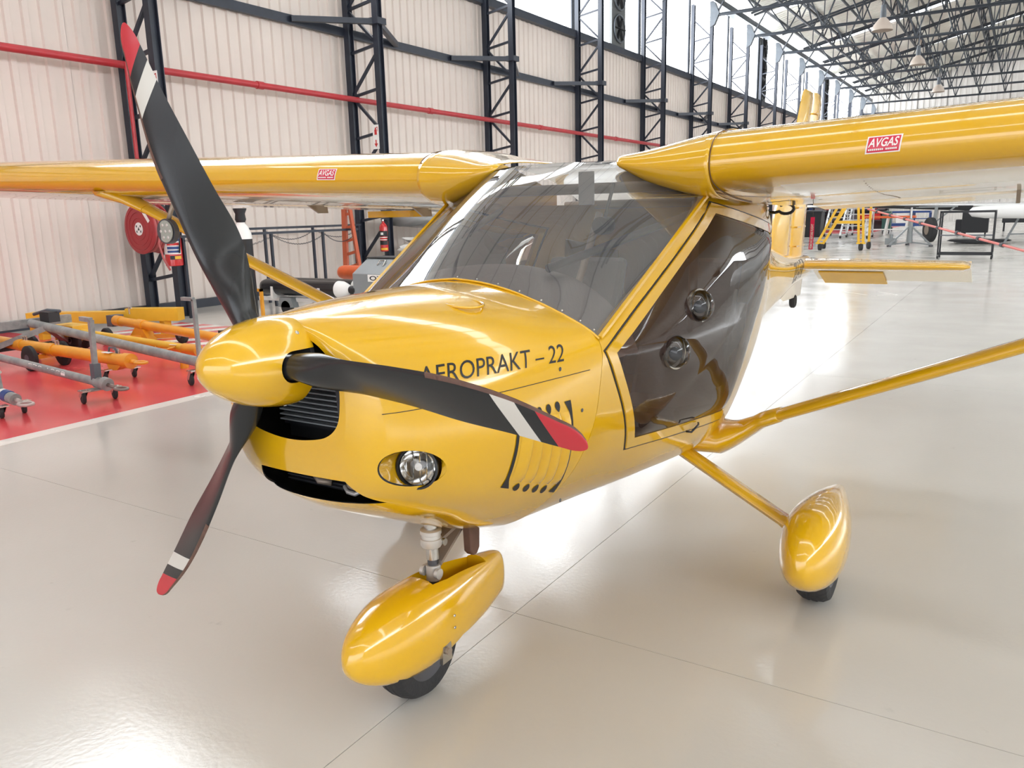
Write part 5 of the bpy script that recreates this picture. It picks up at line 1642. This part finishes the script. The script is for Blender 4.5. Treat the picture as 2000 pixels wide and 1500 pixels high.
link('lettering', M().bar(a_h.lerp(a_l, .14) + Vector((0, -.034, .006)), a_h.lerp(a_l, .16) + Vector((0, -.034, .006)), .004, .02), MT['white'], t)
t2d = text_on('painted_text', 'S70 1000', lambda a, b: a_l.lerp(a_h, .66 + .20*a) + Vector((0, -.034 + .008*b, -.004 + .032*b)), MT['white'], t)
# B: long grey bar behind
b_h, b_l = Vector((-4.77, 3.36, .20)), Vector((-7.6, 3.36, .412))
t = thing('tow_bar', 'long grey tow bar crossing behind the amber one, its head behind the spinner', 'tow bar', (-4.8, 3.36, 0))
link('tube', M().tube([b_l, b_h], .046, 16), MT['towgrey'], t, smooth=40)
link('head', M().tube([b_h, b_h + Vector((.16, 0, -.01))], .055, 14), MT['towgrey'], t, smooth=40)
mb = M(); eye(mb, b_h + Vector((.28, 0, -.02)), (1, 0, 0), .042, .012); link('towing_eye', mb, MT['bracket'], t, smooth=True)
pt = at(370, 585, 1, 3.36); pl = at(400, 588, 1, 3.36)
pp = b_h.lerp(b_l, .0) + Vector((.0, 0, .02))
link('handle_post', M().bar(pp, Vector((pp.x - .0, pp.y, .775)), .032, .032).bar(Vector((pp.x, pp.y, .775)), Vector((pp.x - .16, pp.y, .775)), .032, .032, (0, 1, 0)), MT['towgrey'], t)
caster(b_h + Vector((-.02, -.10, -b_h.z)), t, .058, .14); caster(b_h + Vector((.02, .12, -b_h.z)), t, .058, .14)
link('cross_head', M().bar(b_l + Vector((-.02, -.45, .0)), b_l + Vector((-.02, .45, .0)), .07, .09).bar(b_l + Vector((-.02, -.45, 0)), b_l + Vector((-.45, -.6, .0)), .07, .09), MT['towgrey'], t)
ww = Vector((-7.72, 3.36, 0))
for s_ in (-1, 1):
    link('wheel_strut', M().bar(b_l.lerp(b_h, .12), ww + Vector((0, s_*.42, .16)), .06, .06), MT['towgrey'], t)
    big_wheel(ww + Vector((.0, s_*.5, .15)), t, .15)
link('axle', M().bar(ww + Vector((0, -.5, .15)), ww + Vector((0, .5, .15)), .04, .04), MT['black'], t)
link('winch_box', M().cbox(b_l + Vector((.22, .1, .07)), (.18, .12, .11)), MT['black'], t)
link('crank', M().tube([b_l + Vector((-.1, .1, .08)), b_l + Vector((.1, .15, .13)), b_l + Vector((.34, .15, .13))], .018, 8), MT['bracket'], t, smooth=True)
# C: thick amber bar
c_h, c_l = Vector((-5.56, 3.16, .185)), Vector((-8.6, 3.16, .23))
t = thing('tow_bar', 'thick amber tow bar with clamps nearest the spinner tip, eye pointing right', 'tow bar', (-5.7, 3.16, 0))
link('tube', M().tube([c_l, c_h], .06, 20), MT['towyellow'], t, smooth=40)
for s_, r_ in ((.0, .072), (.17, .066), (.42, .068), (.62, .066)):
    p = c_h.lerp(c_l, s_); link('sleeve', M().tube([p + Vector((-.05, 0, 0)), p + Vector((.05, 0, 0))], r_, 20), MT['towyellow'], t, smooth=40)
for s_ in (.06, .40, .60):
    p = c_h.lerp(c_l, s_); link('clamp_bolt', M().cyl(p + Vector((0, 0, .055)), p + Vector((0, 0, .10)), .010, None, 8).bar(p + Vector((0, -.03, .095)), p + Vector((0, .03, .095)), .012, .012), MT['steel'], t)
    link('clamp_bolt', M().cyl(p + Vector((.05, 0, .055)), p + Vector((.05, 0, .095)), .010, None, 8), MT['steel'], t)
link('paint_chip', M().cbox(c_h.lerp(c_l, .09) + Vector((0, -.03, .062)), (.12, .05, .004)), MT['white'], t)
mb = M(); mb.tube([c_h, c_h + Vector((.12, 0, 0))], .02, 10); eye(mb, c_h + Vector((.20, 0, -.0)), (1, 0, 0), .045, .013); link('towing_eye', mb, MT['towyellow'], t, smooth=True)
link('grab_handle', M().tube([c_h + Vector((-.30, 0, .05)), c_h + Vector((-.28, 0, .11)), c_h + Vector((-.18, 0, .11)), c_h + Vector((-.15, 0, .05))], .010, 8), MT['bracket'], t, smooth=True)
link('caster_bracket', M().prism([(-5.85, 3.12, .14), (-5.62, 3.12, .14), (-5.70, 3.12, .09), (-5.82, 3.12, .08)], (0, .08, 0)), MT['towyellow'], t)
caster((-5.78, 3.05, 0), t, .05, .10); caster((-5.66, 3.27, 0), t, .05, .10)
for s_ in (-1, 1): big_wheel((-6.98, 3.16 + s_*.17, .13), t, .13, .06)
link('axle', M().bar((-6.98, 3.0, .13), (-6.98, 3.32, .13), .04, .04).bar((-6.98, 3.16, .13), (-6.98, 3.16, .2), .05, .05), MT['towyellow'], t)
# D: amber bar resting on a foot post
d_h, d_l = Vector((-5.37, 3.80, .20)), Vector((-7.9, 3.80, .27))
t = thing('tow_bar', 'slim yellow tow bar behind the long grey one, resting on a foot post', 'tow bar', (-5.6, 3.80, 0))
link('tube', M().tube([d_l, d_h + Vector((-.1, 0, 0))], .045, 16), MT['yellowbeam'], t, smooth=40)
link('end_collar', M().tube([d_h + Vector((-.22, 0, 0)), d_h], [.058, .058], 16), MT['towyellow'], t, smooth=40)
link('foot_post', M().cyl((-5.62, 3.8, 0), (-5.62, 3.8, .20), .042, None, 14), MT['towyellow'], t, smooth=40)
mb = M(); mb.tube([d_h, d_h + Vector((.08, 0, 0))], .018, 8); eye(mb, d_h + Vector((.13, 0, 0)), (1, 0, 0), .035, .01); link('towing_eye', mb, MT['bracket'], t, smooth=True)
link('grab_handle', M().tube([d_h + Vector((-.62, -.05, 0)), d_h + Vector((-.55, -.11, -.01)), d_h + Vector((-.35, -.11, 0)), d_h + Vector((-.3, -.05, .02))], .010, 8), MT['towyellow'], t, smooth=True)
link('paint_chip', M().cbox(d_h + Vector((-.35, -.03, .038)), (.10, .04, .004)), MT['white'], t)
link('rear_beam', M().box((-8.3, 3.70, .22), (-7.4, 3.92, .34)), MT['yellowbeam'], t)
for s_ in (-1, 1): big_wheel((-7.9, 3.80 + s_*.3, .12), t, .12, .06)
link('axle', M().bar((-7.9, 3.5, .12), (-7.9, 4.1, .12), .04, .04).bar((-7.9, 3.8, .12), (-7.9, 3.8, .26), .05, .05), MT['yellowbeam'], t)
# E: farthest amber bar with yellow box beam head
e_h, e_l = Vector((-5.75, 4.63, .14)), Vector((-8.05, 4.63, .26))
t = thing('tow_bar', 'farthest amber tow bar with a yellow box-beam head by the hatched strip', 'tow bar', (-7.2, 4.63, 0))
link('tube', M().tube([e_l, e_h], .055, 18), MT['towyellow'], t, smooth=40)
for s_ in (.02, .22): 
    p = e_l.lerp(e_h, s_); link('sleeve', M().tube([p + Vector((-.06, 0, .003)), p + Vector((.06, 0, -.003))], .066, 18), MT['towyellow'], t, smooth=40)
link('saddle', M().prism([(-7.75, 4.57, .06), (-7.35, 4.57, .06), (-7.45, 4.57, .19), (-7.60, 4.57, .20)], (0, .12, 0)), MT['towyellow'], t)
link('axle', M().bar((-7.75, 4.35, .09), (-7.2, 4.9, .09), .06, .05), MT['towyellow'], t)
big_wheel((-7.95, 4.42, .10), t, .10, .07); big_wheel((-7.10, 4.86, .10), t, .10, .07)
link('head_beam', M().bar((-8.2, 4.9, .27), (-9.35, 4.25, .27), .16, .15), MT['yellowbeam'], t)
link('head_beam', M().bar((-8.2, 4.9, .30), (-7.55, 5.2, .30), .16, .16), MT['yellowbeam'], t)
link('clevis', M().cbox((-8.16, 4.68, .25), (.12, .16, .14)), MT['bracket'], t)
link('beam_leg', M().box((-9.2, 4.25, 0), (-9.1, 4.35, .22)).box((-7.8, 5.05, 0), (-7.7, 5.15, .24)), MT['yellowbeam'], t)
link('clamp_bolt', M().cyl((-7.95, 4.75, .33), (-7.95, 4.75, .42), .012, None, 8).bar((-8.0, 4.75, .41), (-7.9, 4.75, .41), .015, .015), MT['steel'], t)
# F: grey head cut by the left edge of the photo
f_h = Vector((-5.12, 1.86, .15))
t = thing('tow_bar', 'grey tow bar at the left photo edge with a blue banded head', 'tow bar', (-5.1, 1.86, 0))
link('tube', M().tube([f_h + Vector((-2.6, 0, .15)), f_h], .035, 14), MT['towgrey'], t, smooth=40)
link('head', M().tube([f_h + Vector((-.12, 0, .015)), f_h + Vector((.10, 0, -.01))], .046, 14), MT['towgrey'], t, smooth=40)
link('blue_band', M().tube([f_h + Vector((-.05, 0, .01)), f_h + Vector((.02, 0, .003))], .048, 14), MT['blue'], t, smooth=40)
link('white_band', M().tube([f_h + Vector((-.09, 0, .012)), f_h + Vector((-.05, 0, .009))], .049, 14), MT['white'], t, smooth=40)
mb = M(); mb.tube([f_h + Vector((.1, 0, -.01)), f_h + Vector((.17, 0, -.02))], .018, 8); eye(mb, f_h + Vector((.24, 0, -.03)), (1, 0, 0), .045, .013); link('towing_eye', mb, mat('pale_worn_steel', (.45, .38, .36), .5, metal=.3), t, smooth=True)
link('handle_post', M().bar(f_h + Vector((-.12, 0, 0)), f_h + Vector((-.17, 0, .52)), .04, .04).bar(f_h + Vector((-.17, 0, .5)), f_h + Vector((-.32, 0, .5)), .035, .035, (0, 1, 0)), MT['towgrey'], t)
link('handle_pin', M().cyl(f_h + Vector((-.12, 0, .2)), f_h + Vector((-.03, -.02, .2)), .012, None, 8), MT['white_metal'], t)
caster((f_h.x + .02, f_h.y - .08, 0), t, .05, .10); caster((f_h.x + .0, f_h.y + .1, 0), t, .05, .10)
for s_ in (-1, 1): big_wheel((f_h.x - 2.3, 1.86 + s_*.3, .13), t, .13, .06)
link('axle', M().bar((f_h.x - 2.3, 1.5, .13), (f_h.x - 2.3, 2.2, .13), .04, .04).bar((f_h.x - 2.3, 1.86, .13), (f_h.x - 2.3, 1.86, .27), .05, .05), MT['towgrey'], t)

# ================================================================== far side of the hall, seen under the right wing
# yellow service platform
t = thing('service_platform', 'bright yellow wheeled service platform with slanted lattice leg', 'platform', (-3.6, 27.2, 0))
YB = 27.0
def pp_(u, v, y=YB): return at(u, v, 1, y)
zt_ = 2.7
def leg(u0, v0, u1, v1, y, nm='leg'):
    a, b = at(u0, v0, 1, y), at(u1, v1, 1, y)
    d = (b - a) / (b.z - a.z); a2 = a + d*(.22 - a.z); b2 = a + d*(zt_ - a.z)
    link(nm, M().bar(a2, b2, .07, .07, (0, 1, 0)), MT['yellowbeam'], t); return a2, b2
L1 = leg(1592, 483, 1632, 412, 27.0); L2 = leg(1603, 483, 1648, 412, 27.0)
for k in range(6):
    s_ = .05 + .15*k
    link('rung', M().bar(L1[0].lerp(L1[1], s_), L2[0].lerp(L2[1], s_), .035, .035, (0, 1, 0)), MT['yellowbeam'], t)
V1 = leg(1677, 485, 1677, 412, 27.0); V2 = leg(1686, 485, 1686, 412, 27.0)
for k in range(6):
    s_ = .05 + .16*k
    link('rung', M().bar(V1[0].lerp(V1[1], s_), V2[0].lerp(V2[1], s_), .035, .035, (0, 1, 0)), MT['yellowbeam'], t)
ca, cb_ = at(1630, 434, 1, 27.0), at(1682, 434, 1, 27.0)
link('cross_beam', M().bar(ca, cb_, .09, .09), MT['yellowbeam'], t)
for a, b in ((L1, L2), (V1, V2)):
    c = (a[0] + b[0])/2
    link('caster', M().lathe([(-.04, .03), (-.04, .12), (.04, .12), (.04, .03)], (c.x, c.y, .125), (1, .5, 0), 20), MT['rubber'], t, smooth=40)
    link('caster_fork', M().cbox((c.x, c.y, .24), (.26, .12, .05)), MT['yellowbeam'], t)
link('deck', M().box((L1[1].x - .1, 26.7, zt_), (V2[1].x + .1, 28.2, zt_ + .08)), MT['yellowbeam'], t)
for x in (L1[0].x, V2[0].x): link('rear_leg', M().bar((x, 28.1, .2), (x if x > -3.3 else L1[1].x, 28.1, zt_), .07, .07), MT['yellowbeam'], t)
for x in (L1[0].x, V2[0].x): link('caster', M().lathe([(-.04, .03), (-.04, .12), (.04, .12), (.04, .03)], (x, 28.1, .125), (1, .5, 0), 20), MT['rubber'], t, smooth=40)

# black bin, crimson banner
p = at(1581, 463, 2, 0)
t = thing('waste_bin', 'tall black bin beside the rudder and the crimson streamer', 'bin', p)
link('bin_body', M().prism([(p.x - .5, p.y, 0), (p.x + .45, p.y, 0), (p.x + .5, p.y, 1.15), (p.x - .5, p.y, 1.15)], (0, .8, 0)), MT['black'], t, bevel=.03)
link('bin_lid', M().box((p.x - .54, p.y - .04, 1.15), (p.x + .54, p.y + .84, 1.24)), MT['dark_metal'], t, bevel=.02)
p = at(1588, 424, 1, 2.86); p2 = at(1583, 487, 1, 2.86)
bt = thing('warning_streamer', 'narrow crimson REMOVE BEFORE FLIGHT streamer hanging from the wing trailing edge', 'streamer', p)
wd = Vector((.0095, 0, 0))
def strm(a, b): return p2.lerp(p, a) + wd*(2*b - 1) + Vector((0, .004*math.sin(a*5), 0))
mb = M(); mb.loft([[strm(i/12, j/2) for j in range(3)] for i in range(13)], ring=False)
link('fabric', mb, MT['banner'], bt, solid=.001)
text_on('streamer_text', 'REMOVE BEFORE FLIGHT', lambda a, b: strm(.03 + .76*a, .80 - .6*b) + Vector((0, -.0015, 0)), MT['white'], bt, bold=True)
link('cord', M().tube([p, Vector((p.x + .004, 2.84, p.z + .02)), Vector((p.x + .006, 2.815, 1.462))], .0012, 6), MT['black'], bt)
# silver rolling stairs
def stairs(u, v, label, w_=1.1, h_=1.75, dep=1.6):
    p = at(u, v, 2, 0); t = thing('rolling_stairs', label, 'stairs', p, 'silver rolling stairs at the back')
    x, y = p.x, p.y
    for s_ in (0, w_):
        link('side_rail', M().bar((x + s_, y, .12), (x + s_, y + dep, h_), .05, .08, (1, 0, 0)).bar((x + s_, y + dep, .1), (x + s_, y + dep, h_ + .9), .05, .05), MT['aluminium'], t)
        link('side_brace', M().bar((x + s_, y + .1, .12), (x + s_, y + dep, .12), .04, .04).bar((x + s_, y + dep, .12), (x + s_, y + dep*.5, h_*.55), .03, .03), MT['aluminium'], t)
        for yy in (y + .1, y + dep): link('caster', M().lathe([(-.03, .02), (-.03, .08), (.03, .08), (.03, .02)], (x + s_, yy, .082), (1, 0, 0), 14), MT['rubber'], t)
    for k in range(6):
        s_ = (k + .7)/6; link('step', M().box((x, y + dep*s_ - .1, .12 + (h_ - .12)*s_ - .02), (x + w_, y + dep*s_ + .12, .12 + (h_ - .12)*s_ + .02)), MT['aluminium'], t)
    return t
stairs(1609, 462, 'left silver rolling stairs behind the yellow platform legs', 1.0)
stairs(1640, 466, 'right silver rolling stairs behind the yellow platform, farther away', 1.1, 1.6)
# long orange bench
p = at(1690, 460, 2, 0)
t = thing('trestle_bench', 'low orange-topped trestle bench right of the yellow platform', 'bench', p)
link('bench_top', M().box((p.x - .1, p.y - .3, .80), (p.x + 2.1, p.y + .4, .90)), MT['orange'], t)
for x in (0, .9, 1.75):
    link('leg', M().bar((p.x + x - .06, p.y - .2, 0), (p.x + x + .05, p.y - .2, .80), .07, .07).bar((p.x + x - .06, p.y + .3, 0), (p.x + x + .05, p.y + .3, .80), .07, .07), MT['white'], t)
link('stretcher', M().box((p.x, p.y - .23, .25), (p.x + 1.8, p.y - .18, .31)), MT['white'], t)
# green stand and blue carts
p = at(1729, 457, 2, 0)
t = thing('green_stand', 'small dark green equipment stand between bench and blue cart', 'stand', p)
link('cabinet_body', M().box((p.x - .2, p.y, .16), (p.x + .2, p.y + .4, 1.1)), MT['green'], t, bevel=.03)
for x in (-.14, .14): link('caster', M().cyl((p.x + x - .02, p.y + .1, .08), (p.x + x + .02, p.y + .1, .08), .08, None, 14), MT['black'], t)
for n_, (u, lab, w_) in enumerate(((1735, 'blue tool cart with a white door at the back wall bay', 1.2), (1774, 'second blue tool cart with open shelves, right of the first', 1.0))):
    p = at(u, 451, 2, 0)
    t = thing('tool_cart', lab, 'cart', p)
    link('cart_top', M().box((p.x, p.y, .95), (p.x + w_, p.y + .8, 1.05)), MT['blue'], t)
    link('cart_body', M().box((p.x, p.y, .25), (p.x + w_, p.y + .8, .40)), MT['blue'], t)
    for x in (0, w_ - .06):
        for yy in (0, .74): link('cart_post', M().box((p.x + x, p.y + yy, .2), (p.x + x + .06, p.y + yy + .06, .95)), MT['blue'], t)
    if n_ == 0: link('cart_door', M().box((p.x + .35, p.y - .02, .42), (p.x + w_ - .1, p.y + .3, .94)), MT['white'], t)
    else: link('shelf', M().box((p.x, p.y, .62), (p.x + w_, p.y + .8, .66)), MT['blue'], t)
    for x in (.15, w_ - .15): link('caster', M().cyl((p.x + x - .03, p.y + .1, .1), (p.x + x + .03, p.y + .1, .1), .1, None, 14), MT['black'], t)
# distant clutter shelf behind
p = at(1590, 449, 2, 0)
t = thing('storage_rack', 'dark crowded storage rack far behind the silver stairs', 'rack', (p.x, p.y, 0))
link('rack_frame', M().box((p.x - .6, p.y, 0), (p.x - .5, p.y + .8, 2.2)).box((p.x + 3.9, p.y, 0), (p.x + 4.0, p.y + .8, 2.2)).box((p.x - .6, p.y, .5), (p.x + 4, p.y + .8, .56)).box((p.x - .6, p.y, 1.1), (p.x + 4, p.y + .8, 1.16)).box((p.x - .6, p.y, 1.7), (p.x + 4, p.y + .8, 1.76)).box((p.x - .6, p.y + .75, 0), (p.x + 4, p.y + .8, 2.2)), MT['dark_metal'], t)
rr = random.Random(11)
for sz in (.56, 1.16):
    x = p.x - .4
    while x < p.x + 3.6:
        w_ = rr.uniform(.25, .6); h_ = rr.uniform(.2, .45)
        mm = rr.choice(['cabinet', 'blue', 'seat', 'bracket', 'exred', 'black'])
        link('stored_box', M().box((x, p.y + .1, sz), (x + w_, p.y + .6, sz + h_)), MT[mm], t); x += w_ + .08

# wing jack on tripod
p = at(1775, 481, 2, 0)
t = thing('wing_jack', 'grey tripod wing jack standing under the white aircraft wing', 'jack', p)
link('column', M().cyl((p.x, p.y, .12), (p.x, p.y, .95), .10, .07, 16), MT['cabinet'], t, smooth=40)
link('ram', M().cyl((p.x, p.y, .95), (p.x, p.y, 1.32), .035, None, 12), MT['aluminium'], t, smooth=40)
link('jack_pad', M().cbox((p.x, p.y, 1.335), (.45, .14, .03)), MT['dark_metal'], t)
for an in (-20, 100, 220):
    f = p + Vector((math.cos(R(an))*.75, math.sin(R(an))*.75, .06))
    link('leg', M().bar((p.x, p.y, .72), f, .05, .05).bar((p.x, p.y, .15), f, .04, .04), MT['cabinet'], t)
    link('foot', M().cyl((f.x, f.y, 0), (f.x, f.y, .06), .07, None, 14), MT['dark_metal'], t)
link('pump', M().cbox((p.x - .55, p.y - .25, .18), (.36, .25, .22)).cyl((p.x - .55, p.y - .25, .28), (p.x - .55, p.y - .25, .42), .06), MT['cabinet'], t)

# white aircraft on jacks: wing, engine pod, fuselage, hanging gear leg
t = thing('white_aircraft', 'white twin-engined aircraft raised on jacks beyond the right wing', 'aircraft', (4, 33, 0))
wgp = M()
rows = []
for x, yl, yt, z, th in ((-6.0, 32.0, 34.0, 1.43, .12), (-2.0, 31.6, 34.6, 1.36, .20), (2.0, 31.3, 35.0, 1.30, .28), (6.0, 31, 35.4, 1.25, .34)):
    rows.append([(x, (yl+yt)/2 - (yt-yl)/2*math.cos(a), z + th/2*math.sin(a)) for a in [2*PI*k/24 for k in range(24)]])
link('wing', M().loft(rows, caps=True), MT['pinkwhite'], t, smooth=50)
link('flap', M().prism([(-3.5, 31.5, 1.34), (0.0, 31.35, 1.16), (0.0, 31.3, 1.34), (-3.5, 31.5, 1.42)], (0, -.25, 0)), MT['black'], t)
link('engine_pod', M().lathe([(0, .05), (.1, .16), (.5, .22), (1.6, .24), (2.6, .22), (3.4, .12)], (-.1, 31.0, 1.12), (1, -.1, .0), 24), MT['pinkwhite'], t, smooth=40)
link('body', M().lathe([(0, .1), (.5, .55), (1.4, 1.0), (3, 1.25), (14, 1.25), (18, .5)], (1.3, 34, 1.95), (1, .05, .02), 36), MT['pinkwhite'], t, smooth=40)
g = at(1816, 455, 1, 31.0)
link('gear_strut', M().bar((g.x + .1, 31, .65), (g.x + .15, 31, 1.35), .10, .10).bar((g.x + .1, 31, .75), (g.x + .7, 31, 1.3), .05, .05).bar((g.x - .5, 31, 1.32), (g.x + .8, 31, 1.32), .08, .05), MT['cabinet'], t)
link('main_tyre', M().lathe([(-.12, .15), (-.12, .34), (-.07, .43), (.07, .43), (.12, .34), (.12, .15)], (g.x, 31, .53), (1, .55, 0), 32), MT['rubber'], t, smooth=40)
link('tyre_hub', M().lathe([(-.10, .17), (.13, .17)], (g.x, 31, .53), (-1, -.55, 0), 24), MT['taupe_metal'], t, smooth=40)
for an in ((1.0, .9), (2.6, .7)):
    link('support_jack', M().bar((an[0], 31.6, 0), (an[0] + .5, 31.6, 1.2), .07, .07).bar((an[0] + 1.1, 31.6, 0), (an[0] + .5, 31.6, 1.2), .07, .07).bar((an[0] + .1, 31.6, .35), (an[0] + 1, 31.6, .35), .05, .05), MT['cabinet'], t)

# black frame cart
ca_, cb2 = at(1835, 505, 2, 0), at(1932, 505, 2, 0)
t = thing('frame_cart', 'open black rectangular tube cart on four small casters', 'cart', ca_)
x0c, x1c, y0c, y1c, zt2 = ca_.x - .05, cb2.x + .05, 23.1, 23.75, 1.24
for x in (x0c, x1c):
    for y in (y0c, y1c): link('post', M().box((x - .02, y - .02, .10), (x + .02, y + .02, zt2)), MT['black'], t)
for z in (.12, zt2 - .03):
    for y in (y0c, y1c): link('rail', M().box((x0c, y - .02, z - .02), (x1c, y + .02, z + .03)), MT['black'], t)
    for x in (x0c, x1c): link('rail', M().box((x - .02, y0c, z - .02), (x + .02, y1c, z + .03)), MT['black'], t)
link('middle_rail', M().box((x0c, y0c - .015, .60), (x1c, y0c + .015, .63)), MT['bracket'], t)
for x in (x0c, x1c):
    for y in (y0c, y1c): link('caster', M().cyl((x - .02, y, .045), (x + .02, y, .045), .045, None, 12), MT['black'], t)
# black cabinets on castors, tray and low tables behind the cart
for n_, (u, v, w_, h_, lab) in enumerate(((1876, 462, 1.0, 1.05, 'black wheeled cabinet behind the open frame cart'), (1864, 460, .5, .7, 'small black box left of the black cabinet'), (1955, 452, 1.9, .9, 'long black box table far right under the white aircraft'))):
    p = at(u, v, 2, 0); t = thing('black_cabinet', lab, 'cabinet', p)
    base = .16 if n_ != 2 else .42
    link('cabinet_body', M().box((p.x, p.y, base), (p.x + w_, p.y + .6, h_)), MT['black'], t, bevel=.02)
    for x in (.1, w_ - .1):
        if n_ == 2: link('leg', M().box((p.x + x - .04, p.y + .1, 0), (p.x + x + .04, p.y + .2, base)), MT['black'], t)
        else: link('caster', M().cyl((p.x + x - .03, p.y + .15, .08), (p.x + x + .03, p.y + .15, .08), .08, None, 12), MT['black'], t)
p = at(1848, 476, 2, 0)
single('drip_tray', 'shallow black drip tray on the floor behind the frame cart', 'tray', M().prism([(p.x, p.y, .10), (p.x + .5, p.y, .02), (p.x + 1.6, p.y, .02), (p.x + 2.0, p.y, .10), (p.x + 1.9, p.y, .14), (p.x + .1, p.y, .14)], (0, .9, 0)).box((p.x + .6, p.y + .2, 0), (p.x + 1.4, p.y + .7, .03)), MT['black'])
# long pink-red pole from the floor up to the platform
a, b = Vector(at(2300, 570, 2, 0.02)), at(1690, 407, 1, 27.0)
t = thing('long_pole', 'long thin pink-red pole with dark clips slanting across the background', 'pole', a)
link('rod', M().cyl(a, b - (b-a).normalized()*.25, .028, None, 10), MT['rubberred'], t, smooth=40)
ln = (b-a).length
for k in range(1, 13):
    q1 = a.lerp(b, k/13); dd = (b-a).normalized()
    link('clip', M().cyl(q1 - dd*.05, q1 + dd*.05, .05, None, 10), MT['dark_metal'], t)
# worn white floor arrows
for (p1, p2) in (((1650, 570), (1693, 576)), ((1712, 577), (1738, 576)), ((1715, 570), (1752, 576))):
    a, b = at(*p1, 2, 0.0), at(*p2, 2, 0.0); d = (b-a).normalized(); n_ = Vector((-d.y, d.x, 0))*.02
    paint('worn_mark', [tuple((a+n_).xy), tuple((a-n_).xy), tuple((b-n_).xy), tuple((b+n_).xy)], MT['floorwhite'], .0014)
